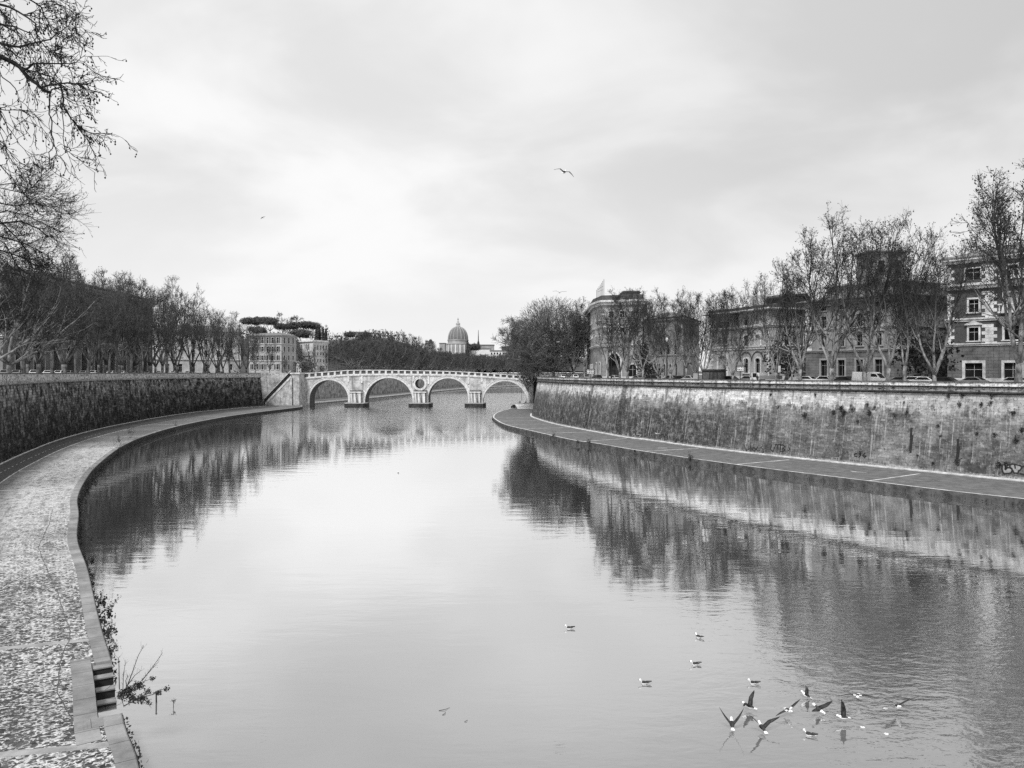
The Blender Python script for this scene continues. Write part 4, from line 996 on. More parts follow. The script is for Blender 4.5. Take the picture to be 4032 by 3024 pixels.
# white house with arched top windows
def y9(y): return ZZ(y,425)
A=V2(XX(1172,430),430.0); B=V2(XX(1232,418),418.0); C1=V2(XX(1292,432),432.0); D=V2(XX(1290,465),465.0); E=V2(XX(1178,465),465.0)
def f9(i,L):
    if i==0: return row(L,2,1.5,y9(1373),y9(1357),.6,arch=True,trim=.25,mat='pale_stone')+row(L,2,1.4,y9(1397),y9(1385),.6,trim=.25,mat='pale_stone')+row(L,2,1.3,y9(1452),y9(1438),.6,trim=.2)
    if i==1: return row(L,5,1.1,y9(1378),y9(1360),.5,trim=.15)+row(L,5,1.1,y9(1426),y9(1414),.5,trim=.15)+row(L,5,1.1,y9(1400),y9(1388),.5,trim=.15)+row(L,5,1.2,y9(1456),y9(1440),.5,trim=.15)
R9=building('town_house','white corner house with two arched top windows and a white roof box','building',[tuple(A),tuple(B),tuple(C1),tuple(D),tuple(E)],SL,y9(1346),f9,'plaster_white','pale_stone',[(y9(1403),.35,.45),(y9(1349),.6,.5)],None,.5)
mb=MB(); loft(mb,[tuple(A),tuple(B),tuple(C1),tuple(D),tuple(E)],[(.4,y9(1346)),(.4,y9(1341)),(-.4,y9(1340))]); mb.build('roof',M['pale_stone'],R9)
mb=MB(); mb.box((XX(1206,432),434,y9(1336)),(5.0,6,1.6)); mb.build('roof_box',M['plaster_white'],R9)
# --- far: domed church, long pale halls ------------------------------------------------------------------------------
DD=1800.0; dc=V2(XX(1803.5,DD),DD); k=DD/F
def yd(y): return ZZ(y,DD)
dm=thing('domed_church','large ribbed church dome with lantern rising far behind the bridge','church',(dc.x,dc.y,yd(1405)))
R=38.0*k
mb=MB(); mb.box((dc.x,dc.y+30,(yd(1350)+yd(1440))/2),(R*3.4,R*1.2,yd(1360)-yd(1440))); mb.build('nave',M['far_stone'],dm)
mb=MB(); mb.lathe([(R*1.16,yd(1395)),(R*1.16,yd(1357)),(R*1.2,yd(1356)),(R*1.2,yd(1353)),(R*1.06,yd(1352)),(R*1.06,yd(1343)),(R*1.1,yd(1342)),(R*1.1,yd(1338))],(dc.x,dc.y,0),32); dr=mb.build('drum',M['far_stone'],dm)
for j in range(32):
    a=2*math.pi*j/32+.05
    if math.sin(a)<.2:
        mb=MB(); mb.box((dc.x+R*1.17*math.cos(a),dc.y+R*1.17*math.sin(a),yd(1374)),(2.4,2.4,yd(1359)-yd(1390)),a); mb.build('column' if j%2 else 'buttress',M['far_white' if j%2 else 'far_stone'],dr)
dome=[(R*1.02,yd(1338))]+[(R*1.02*math.cos(t)**.85 if t<1.35 else R*.2,yd(1336)+(yd(1288)-yd(1336))*math.sin(t)/math.sin(1.35)) for t in [1.35*j/12 for j in range(13)]]
mb=MB(); mb.lathe(dome,(dc.x,dc.y,0),48); dsh=mb.build('dome_shell',M['lead'],dm,True)
for j in range(16):
    a=2*math.pi*j/16; mb=MB(); pts=[Vector((dc.x+(r+.2)*math.cos(a),dc.y+(r+.2)*math.sin(a),z)) for r,z in dome]; mb.tube(pts,[.8]*len(pts),4); mb.build('rib',M['far_stone'],dsh)
L_=R*.22
mb=MB(); mb.lathe([(L_*1.25,yd(1289)),(L_*1.25,yd(1286)),(L_*.8,yd(1285)),(L_*.8,yd(1277)),(L_*1.05,yd(1276)),(L_*1.0,yd(1274)),(L_*.62,yd(1271)),(L_*.3,yd(1264)),(L_*.1,yd(1259))],(dc.x,dc.y,0),16); ll=mb.build('lantern',M['far_stone'],dm)
for j in range(12):
    a=2*math.pi*j/12; mb=MB(); mb.box((dc.x+L_*.95*math.cos(a),dc.y+L_*.95*math.sin(a),yd(1281)),(.8,.8,yd(1277)-yd(1285))); mb.build('column',M['far_white'],ll)
mb=MB(); mb.lathe([(0.2,yd(1260)),(1.4,yd(1258)),(1.4,yd(1257)),(.2,yd(1255))],(dc.x,dc.y,0),10); mb.box((dc.x,dc.y,yd(1254)),(.5,.5,yd(1251.5)-yd(1256.5))); mb.box((dc.x,dc.y,yd(1253)),(2.0,.5,.5)); mb.build('cross',M['iron'],dm)
def farbox(label,px0,px1,yt,yb,d,mat,name='far_building',roof=True,wins=0):
    r=thing(name,label,'building',(XX((px0+px1)/2,d),d,ZZ(yb,d))); x0,x1=XX(px0,d),XX(px1,d)
    mb=MB(); mb.prism([(x0,d),(x1,d),(x1,d+30),(x0,d+30)],ZZ(yb,d),ZZ(yt,d)); mb.build('wall',M[mat],r)
    if roof: mb=MB(); mb.prism([(x0-.8,d-.8),(x1+.8,d-.8),(x1+.8,d+30),(x0-.8,d+30)],ZZ(yt,d)+.01,ZZ(yt,d)+1.0); mb.build('roof',M['tiles'],r)
    if wins:
        for rr in range(2):
            for j in range(wins):
                mb=MB(); mb.box((x0+(x1-x0)*(j+.5)/wins,d-.1,ZZ(yt,d)-3.2-4.6*rr),(1.7,.3,2.4)); mb.build('window',M['glass'],r)
    return r
fb=farbox('long pale flat roofed hall with a thin mast right of the dome',1868,1944,1359,1410,1250,'far_stone')
mb=MB(); x_=XX(1882.5,1250); mb.box((x_,1260,ZZ(1350,1250)),(4.5,4.5,ZZ(1346,1250)-ZZ(1359,1250)),0,0,.6); mb.tube([Vector((x_,1260,ZZ(1346,1250))),Vector((x_,1260,ZZ(1298,1250)))],[.9,.3],6); mb.build('mast',M['iron'],fb)
farbox('bright white block below the long hall right of the dome',1876,1930,1374,1420,1150,'far_white')
farbox('white house with small dark windows and dark roof near the big plane tree',1930,2010,1382,1425,1000,'far_white',wins=7)
farbox('low grey houses left of the dome foot',1730,1752,1352,1400,1500,'far_stone')
farbox('dark roofed house peeping behind the big plane tree',1975,2040,1366,1400,1100,'plaster_dark')
farbox('pale ridge house with a terrace on the hill',1400,1442,1310,1335,760,'far_stone')
farbox('pale wall below the umbrella pine on the hill ridge',1368,1398,1327,1340,700,'far_white',roof=False)
farbox('small white house left of the dome on the ridge',1675,1700,1345,1370,1300,'far_stone')
tv=thing('small_dome','small dark cupola on the ridge between hill trees and great dome','church',(XX(1695,1200),1200,ZZ(1350,1200))); mb=MB(); mb.lathe([(2.6,ZZ(1352,1200)),(2.6,ZZ(1344,1200)),(2.9,ZZ(1343,1200)),(2.0,ZZ(1338,1200)),(.3,ZZ(1335.5,1200))],(XX(1695,1200),1200,0),12); mb.build('cupola',M['dark_stone'],tv)

# ------------------------------------------------------------------ trees
def plane_tree(seed,H=25.0,trunk=3.0,nl=4,spread=.5,trop=.13,dense=1.0,leafs=.6,droop=0.0,twr=.02,tr=.42,l2=(8,6,5),fork=.3):
    rng=random.Random(seed); T=MB(); C=MB(); Lf=MB()
    p,r=limb(Vector((0,0,-.3)),Vector((rng.uniform(-.06,.06),rng.uniform(-.06,.06),1)),trunk,tr*1.15,tr*.9,4,rng,.05,.1); r[0]*=1.35; T.tube(p,r,9)
    top=p[-1]; n2,n3,n4=l2
    for i in range(nl):
        az_=2*math.pi*(i+rng.uniform(-.25,.25))/nl; el=spread*rng.uniform(.7,1.25)
        d=Vector((math.cos(az_)*math.sin(el),math.sin(az_)*math.sin(el),math.cos(el))); L=(H-trunk)*rng.uniform(.82,1.0)
        q_,qr=limb(top-UP*rng.uniform(0,.5),d,L,tr*.62*rng.uniform(.8,1.1),.035,11,rng,.17,trop); T.tube(q_,qr,7)
        for j in range(int(n2*dense)+1):
            t=rng.uniform(fork,.97); b,bd,br=along(q_,qr,t); d2=tilt(bd,rng.uniform(.45,1.0),rng); L2=L*(.36*(1.12-t)+.10)*rng.uniform(.7,1.25)
            s_,sr=limb(b,d2,L2,max(br*.6,.05),.022,6,rng,.22,trop*.9-droop); (T if br*.6>.075 else C).tube(s_,sr,4)
            for k in range(n3):
                t2=rng.uniform(.2,1.0); b3,bd3,br3=along(s_,sr,t2); d3=tilt(bd3,rng.uniform(.4,1.0),rng); L3=max(.9,L2*.45*(1.2-t2*.6))*rng.uniform(.7,1.2)
                u_,ur=limb(b3,d3,L3,max(br3*.55,.03),twr*.8,3,rng,.25,trop*.6-droop*1.3); C.tube(u_,ur,3)
                for m_ in range(n4):
                    t3=rng.uniform(.15,1.0); b4,bd4,br4=along(u_,ur,t3); d4=tilt(bd4,rng.uniform(.4,1.1),rng); L4=rng.uniform(.5,1.35)
                    w_,wr=limb(b4,d4,L4,twr,twr*.5,2,rng,.3,.12-droop); C.tube(w_,wr,3)
                    if rng.random()<leafs: clump(Lf,w_[-1],rng.uniform(.14,.3),rng,2)
    return T,C,Lf
PROTO={}
def proto(key,label,bark='bark',twig='twig',fill=0,**kw):
    T,C,Lf=plane_tree(**kw)
    e=thing('plane_tree',label,'tree')
    if fill:
        rng=random.Random(kw['seed']+500)
        for _ in range(fill):
            v=rvec(rng)*rng.uniform(.55,1.0); p=Vector((v.x*11.5,v.y*11.5,12.5+v.z*11.8)); d=(Vector((v.x,v.y,v.z*.6))+UP*.35+rvec(rng)*.5).normalized(); a=limb(p,d,rng.uniform(.7,2.0),.045,.02,2,rng,.3,.05); C.tube(a[0],a[1],3)
            if rng.random()<.5: clump(Lf,a[0][-1],rng.uniform(.2,.4),rng,1)
    T.build('trunk',M[bark],e,True); C.build('crown',M[twig],e)
    if Lf.v: Lf.build('withered_leaves',M[twig],e)
    PROTO[key]=[e,False]; return e
def plant(key,x,y,z,label,group,H=None,rz=None,sx=1.0,mats=None):
    e,used=PROTO[key]; base=25.0; s=(H/base) if H else 1.0; rng=random.Random(int(x*7+y*13)); rz=rng.uniform(0,6.28) if rz is None else rz
    if not used:
        PROTO[key][1]=True; e.location=(x,y,z); e.rotation_euler=(0,0,rz); e.scale=(s*sx,s*sx,s); e['label']=label; e['group']=group; return e
    return dup(e,(x,y,z),rz,(s*sx,s*sx,s),label,group)
proto('v1','x',seed=11,nl=5,spread=.42,trop=.10,twr=.022,leafs=.7,l2=(11,7,6),fork=.16,droop=.03)
proto('v2','x',seed=12,nl=4,spread=.52,trop=.14,twr=.022,leafs=.5,l2=(11,7,6),fork=.14,droop=.02)
proto('v3','x',seed=13,nl=4,spread=.66,trop=.2,twr=.022,leafs=.6,trunk=2.4,l2=(11,7,6),fork=.16,droop=.03)
proto('v4','x',seed=14,nl=3,spread=.5,trop=.16,twr=.022,leafs=.5,trunk=4.0,l2=(11,7,6),fork=.16,droop=.02)
proto('big','x',twig='twig_pale',fill=7500,seed=21,nl=13,spread=1.05,trop=.07,dense=1.3,twr=.045,leafs=.9,trunk=3.2,tr=.5,droop=.05,l2=(10,7,6),fork=.2)
proto('m1','x','bark_left','twig_mid',seed=31,nl=5,spread=.6,trop=.12,dense=.9,twr=.034,leafs=.45,l2=(8,5,5),fork=.22)
proto('m2','x','bark_left','twig_mid',seed=32,nl=5,spread=.66,trop=.12,dense=.9,twr=.034,leafs=.45,l2=(8,5,5),fork=.25)
proto('m3','x','bark_left','twig_mid',seed=33,nl=3,spread=.55,trop=.14,dense=1.0,twr=.034,leafs=.5,l2=(9,6,5),fork=.15,trunk=6.0,tr=.36)
proto('m4','x','bark_left','twig_mid',seed=36,nl=4,spread=.75,trop=.17,dense=.9,twr=.034,leafs=.4,l2=(9,6,5),fork=.2,trunk=4.2,tr=.38)
proto('f1','x','bark','twig_mid',seed=41,nl=6,spread=.75,trop=.09,dense=1.3,twr=.07,leafs=1.0,l2=(8,7,5),fork=.15)
proto('f2','x','bark_dark','twig_mid',seed=42,nl=7,spread=.8,trop=.1,dense=1.2,twr=.075,leafs=1.0,l2=(8,7,5),fork=.15)
proto('dark','x','bark_dark','twig',seed=51,nl=6,spread=.8,trop=.08,dense=1.2,twr=.03,leafs=.9,l2=(9,7,6),fork=.15)
RT=offset_path(WPR,WNR,5.0); RT2=offset_path(WPR,WNR,19.0); LT=offset_path(WPL,WNL,4.5); LT2=offset_path(WPL,WNL,15.0)
ORD=['first','second','third','fourth','fifth','sixth','seventh','eighth','ninth','tenth','eleventh','twelfth','thirteenth','fourteenth','fifteenth','sixteenth','seventeenth','eighteenth','nineteenth','twentieth','twenty-first','twenty-second','twenty-third','twenty-fourth','twenty-fifth','twenty-sixth','twenty-seventh','twenty-eighth','twenty-ninth','thirtieth']
GR='bare plane trees along the right embankment'
# (photo column of the trunk, row of the crown top, prototype, width factor, label)
for (px,ty,key,sx,lab,back) in (
    (2535,1130,'v4',.85,'slim bare plane tree in front of the chapel, beside the tall corner palace',0),
    (2472,1120,'v1',.9,'bare plane tree whose leaning trunk crosses the great arched doorway of the corner palace',0),
    (2640,1170,'v2',.8,'low bare plane tree before the chapel between the lamp post and the kiosk',0),
    (2772,1135,'v1',.85,'bare plane tree standing just left of the dark kiosk',0),
    (2885,1190,'v2',.85,'pale forked plane tree in front of the brick villa facade',0),
    (3116,1210,'v4',.6,'short bare tree left of the tall plane tree beyond the villa',0),
    (3150,935,'v2',.8,'tall bare plane tree between the brick villa and the tower palace',0),
    (3272,855,'v1',.85,'tall bare plane tree with many upright limbs in front of the tower palace left end',0),
    (3405,825,'v3',.8,'tall wide forked plane tree behind the white van',0),
    (3498,850,'v2',.85,'tall plane tree right of the white van with two curving limbs',0),
    (3680,930,'v3',.85,'thick plane tree forking low at left edge of the brick palace',0),
    (4008,588,'v1',.85,'tallest bare plane tree at the right edge of the frame',0),
    (2300,1160,'v4',.8,'thin bare tree rising between the big round plane tree and the corner palace',0),
    (2262,1185,'v2',.7,'thin bare tree just right of the big round plane tree',0),
    (2395,1200,'v4',.75,'small bare tree against left part of the corner palace facade',0),
    (2735,1165,'v3',.8,'bare forked plane tree in the gap between the chapel and the kiosk',0),
    (2592,1175,'v3',.75,'bare plane tree in front of left half of the chapel, beside the slim one',0),
    (2440,1150,'v2',.75,'bare plane tree just right of the great arched doorway',0),
    (3055,1050,'v1',.7,'bare tree against the dark side of the villa',0),
    (3560,960,'v4',.8,'bare plane tree right of the curving limbed tree, before the gap',0),
    (2700,1150,'v4',.8,'bare tree rising behind the chapel roof',26),
    (2860,1120,'v1',.7,'bare tree behind the villa roof parapet, left one of two',30),
    (2930,1105,'v4',.7,'bare tree behind the villa roof parapet, right one of two',30),
    (2590,1120,'v2',.75,'bare tree behind left end of the chapel roof',30),
    (3620,1010,'v1',.8,'bare tree in the dark gap between tower palace and brick palace',14),
    (4120,700,'v3',1.0,'bare plane tree partly cut by the right edge of the frame',0)):
    pth=RT if not back else offset_path(WPR,WNR,back); q=at_px(pth,px,60)
    if q is None or (px<2350 and not back): q=V2(XX(px,272),272)
    plant(key,q.x,q.y,SR,lab,GR,ZZ(ty,q.y)-SR,None,sx)
for (px,d,ty,key,sx,lab) in ((2178,282,1168,'big',1.05,'big round bare plane tree with drooping limbs at the wall corner by the bridge'),(2120,292,1235,'big',.9,'broad bare tree left of the big round plane tree, hanging over the bridge end'),(2255,300,1230,'m1',.9,'bushy bare tree standing behind the big round plane tree'),(2080,318,1340,'big',1.0,'low dark bare tree drooping over right end of the bridge parapet')):
    plant(key,XX(px,d),d,SR,lab,GR,ZZ(ty,d)-SR,None,sx)
GL='bare plane trees along the left embankment'
rng=random.Random(5)
# front row on the left bank, counted from the stairs leftwards
front=[968,905,852,800,752,700,655,612,560,515,470,430,390,345,300,255,205,150,95,35,-40]
tops=[1245,1215,1205,1180,1160,1145,1085,1150,1085,1075,1055,1055,1040,1025,1015,1000,990,975,965,955,920]
for k,(px,ty) in enumerate(zip(front,tops)):
    q=at_px(LT,px,60)
    if q is None: q=V2(XX(px,330),330)
    near_=q.y<165
    plant('dark' if q.y<150 else ('m1','m3','m2','m4','m3')[k%5],q.x,q.y,SL,'riverside plane tree on left bank, %s one left of the bridgehead stairs'%ORD[k],GL,ZZ(ty+rng.uniform(-8,12),q.y)-SL,None,rng.uniform(.68,.92) if not near_ else 1.0)
back=[945,880,820,760,690,640,590,535,480,420,360,250,110]
btop=[1250,1225,1200,1170,1100,1130,1120,1100,1080,1065,1050,1030,1000]
for k,(px,ty) in enumerate(zip(back,btop)):
    q=at_px(LT2,px,60)
    if q is None: q=V2(XX(px,345),345)
    plant(('m2','m1','v1')[k%3],q.x,q.y,SL,'inner row plane tree, %s one left of the white four storey house'%ORD[k],'bare plane trees in the inner row of the left road',ZZ(ty+rng.uniform(-8,12),q.y)-SL,None,rng.uniform(.75,.95))
plant('dark',-72,84,SL,'dense dark plane tree reaching in from left edge over the wall','bare plane trees along the left embankment',26,1.0,1.15)
plant('dark',-88,104,SL,'dense dark plane tree at left frame edge behind the quay wall','bare plane trees along the left embankment',24,2.2,1.1)
plant('m1',-96,120,SL,'twiggy plane tree at left frame edge, behind the dense dark one','bare plane trees along the left embankment',25,.4,1.0)
# riverside mass beyond the bridge
GU='bare trees on left riverside beyond the bridge'
ulx=offset_path(ULW,UWN,5); us=arclen(ulx); s=20.0; k=0
while s<us[-1]-120:
    i=min(range(len(us)),key=lambda q_: abs(us[q_]-s)); p=ulx[i]; n=UWN[i]
    for r_,o in enumerate((0,11,24)):
        x,y=p.x+n.x*o+rng.uniform(-2,2),p.y+n.y*o+rng.uniform(-3,3); px=CX+x/y*F
        if r_==2 and y<520: continue
        if px<1352 and r_==0: continue
        if px<1400 and r_>0: continue
        hh=rng.uniform(22,27)
        if px>1600: hh=min(hh,(ZZ(1352,y)-SL))
        if px>1700: hh=min(hh,(ZZ(1380,y)-SL))
        if px>1790: hh=min(hh,ZZ(1392,y)-SL)
        lab='bare tree in the hazy riverside mass beyond the bridge, '+('left of the dome' if px<1730 else 'under the dome' if px<1880 else 'right of the dome')
        plant(('f1','f2')[(k+r_)%2],x,y,SL,lab,GU+(', left part' if px<1730 else ', middle part' if px<1880 else ', right part'),max(hh,9),None,.95)
    s+=10.5 if us[i]<260 else 15; k+=1
for px,d,ty,lab in ((1005,352,1290,'bare tree in front of left end of the four storey house'),(1062,356,1330,'bare tree in front of the middle of the four storey house'),(1228,380,1345,'bare pale tree in front of the white corner house'),(1290,392,1350,'bare tree at right end of the white corner house'),(1120,372,1400,'small bare tree before the square at the white four storey house')):
    plant('v2',XX(px,d),d,SL,lab,'bare trees on the square at left bridge end',ZZ(ty,d)-SL,None,.7)
# hill woods: bare trees on the ridge
for k,(px,d,ty) in enumerate(((1140,640,1222),(1440,700,1300),(1470,690,1292),(1500,700,1298),(1545,720,1305),(1580,730,1300),(1610,740,1308),(1640,760,1318),(1670,780,1330),(1700,800,1340),(1420,640,1318),(1340,620,1352),(1320,600,1345),(1245,660,1265),(1270,700,1275))):
    x=XX(px,d); z=hz(x,d); zt=ZZ(ty,d); h=max(10,min(24,zt-z)); plant('v1' if k%2 else 'f1',x,d,zt-h,'bare tree on the hill skyline, %s'%('above the white houses' if px<1300 else 'between the umbrella pine and the dome'),'bare trees on the hill skyline, '+('left' if px<1300 else 'right'),h,None,.9)
# the wood covering the hill, one mass
rng=random.Random(8); m=MB()
for _ in range(2600):
    x=rng.uniform(-420,-20); y=rng.uniform(520,1000); z=hz(x,y)
    if z<SL+2: continue
    R0=rng.uniform(3,6); hh=rng.uniform(4,9)
    for k in range(9):
        v=rvec(rng); clump(m,Vector((x+v.x*R0,y+v.y*R0,z+hh*.55+v.z*hh*.5)),rng.uniform(.9,2.2),rng,1)
    m.tube([Vector((x,y,z-.5)),Vector((x+rng.uniform(-1,1),y,z+hh))],[.22,.08],3)
tag(m.build('hill_wood',M['twig']),None,None,None,'stuff')
# umbrella pines and cypresses
def crown_clumps(mb,c,rx,ry,rz,n,s,rng,shell=.55):
    for _ in range(n):
        v=rvec(rng); r=shell+(1-shell)*rng.random(); p=Vector((c[0]+v.x*rx*r,c[1]+v.y*ry*r,c[2]+v.z*rz*r)); clump(mb,p,s*rng.uniform(.6,1.3),rng,2)
def umbrella(seed,H,R,label,x,y,z,low=.5):
    rng=random.Random(seed); e=thing('umbrella_pine',label,'tree',(x,y,z),'umbrella pines on the hill'); T=MB(); C=MB(); o=Vector((x,y,z))
    p,r=limb(o-UP,Vector((rng.uniform(-.1,.1),0,1)),H*low,.5,.36,4,rng,.05,.1); T.tube(p,r,6)
    for i in range(7):
        a=2*math.pi*i/7; b=limb(p[-1],Vector((math.cos(a)*.9,math.sin(a)*.9,.8)),R*.85,.22,.08,4,rng,.1,.05); T.tube(b[0],b[1],4)
    for i in range(9):
        a=rng.uniform(0,6.28); rr=R*.62*math.sqrt(rng.random()); crown_clumps(C,(x+rr*math.cos(a),y+rr*math.sin(a),z+H*.9+rng.uniform(-.07,.04)*H),R*.46,R*.46,H*.15,430,R*.085,rng,.2)
    T.build('trunk',M['bark_dark'],e,True); C.build('crown',M['needle'],e)
for k,(px,d,ty,R,lab) in enumerate(((985,560,1255,8,'umbrella pine above the white four storey house, leftmost on the hill'),(1035,575,1253,9,'umbrella pine second from left on the hill skyline'),(1065,570,1256,7,'umbrella pine on the hill above right end of the four storey house'),(1010,540,1290,7.5,'lower umbrella pine beneath the leftmost pair on the hill'),(1110,600,1277,7,'left one of the joined flat umbrella pines on the hill'),(1150,610,1273,8.5,'middle one of the joined flat umbrella pines on the hill'),(1195,605,1270,9,'broad umbrella pine in the joined flat row on the hill'),(1230,615,1274,7,'right one of the joined flat umbrella pines beside the cypresses'),(1190,560,1302,10,'low dark umbrella pine above the white corner house'),(1378,690,1308,6.5,'single umbrella pine left of the pale ridge house'),(1435,720,1318,9,'flat broad pine on the ridge right of the pale ridge house'),(1865,1050,1358,12,'dark umbrella pine beside the tall cypress right of the dome'))):
    x=XX(px,d); zt=ZZ(ty,d); H=16 if R<12 else 26; umbrella(100+k,H,R,lab,x,d,zt-H)
def cypress(seed,x,y,z,H,R,label):
    rng=random.Random(seed); e=thing('cypress',label,'tree',(x,y,z),'cypresses'); C=MB(); T=MB()
    T.tube([Vector((x,y,z-1)),Vector((x,y,z+H*.5))],[.3,.1],5)
    for i in range(14):
        f=i/13; rr=R*(math.sin(math.pi*(.12+.86*f))**.6)*(1-.55*f); crown_clumps(C,(x,y,z+H*(.06+.92*f)),rr,rr,H*.05,130,R*.25,rng,.4)
    T.build('trunk',M['bark_dark'],e); C.build('crown',M['needle'],e)
for k,(px,d,ty,H,lab) in enumerate(((1246,600,1282,15,'first dark cypress right of the flat umbrella pines'),(1258,605,1287,14,'second dark cypress right of the flat umbrella pines'),(1272,600,1288,15,'third dark cypress right of the umbrella pines'),(1283,610,1296,12,'last short cypress at right end of the hill pines'),(1342,640,1332,13,'dark rounded cypress between the cypress row and the ridge pine'),(1841,1100,1342,26,'tall dark cypress right beside the great dome'))):
    cypress(200+k,XX(px,d),d,ZZ(ty,d)-H,H,1.9 if d<1000 else 4,lab)
def bush(name,label,x,y,z,R,H,seed,mat='leaf',cat='shrub',group=None,n=160,s=.3):
    rng=random.Random(seed); e=thing(name,label,cat,(x,y,z),group); C=MB(); T=MB()
    for i in range(5):
        p,r=limb(Vector((x,y,z-.1)),Vector((rng.uniform(-.7,.7),rng.uniform(-.7,.7),1)),H*.8,.05*H/2,.02,4,rng,.2,.05); T.tube(p,r,3)
    crown_clumps(C,(x,y,z+H*.55),R,R,H*.48,n,s,rng,.3)
    T.build('stems',M['bark_dark'],e); C.build('foliage',M[mat],e); return e
bush('creeper','dark hanging creeper covering right end of the bridge parapet',XX(2082,326),326,7.0,5.2,14.5,308,'leaf','plant',None,1500,.42)
bush('evergreen_tree','round dark evergreen tree in front of the two white houses',XX(1205,375),375,SL,5.2,ZZ(1405,375)-SL,301,'needle','tree',None,420,.8)
bush('evergreen_tree','small dark evergreen beside the pale bare tree on the square',XX(1267,372),372,SL,1.8,ZZ(1437,372)-SL,302,'needle','tree',None,160,.5)
bush('evergreen_tree','dark evergreen among bare trees behind the bridge parapet',XX(1395,420),420,SL,4.5,ZZ(1425,420)-SL,303,'needle','tree',None,300,.8)
bush('evergreen_tree','dark leafy tree behind the gothic chapel gate',XX(2570,188),188,SR,3.4,5.2,304,'leaf','tree',None,260,.5)
bush('evergreen_tree','black leafy tree between the corner palace and the chapel',XX(2533,205),205,SR,2.8,ZZ(1310,205)-SR,305,'leaf','tree',None,420,.6)
bush('evergreen_tree','black leafy tree filling the gap left of the brick palace',XX(3640,122),122,SR,5.2,ZZ(1290,122)-SR,306,'leaf','tree',None,500,.6)
bush('evergreen_tree','dark bushy tree between the brick villa and the tower palace',XX(3085,152),152,SR,4.2,ZZ(1330,152)-SR,307,'leaf','tree',None,420,.6)

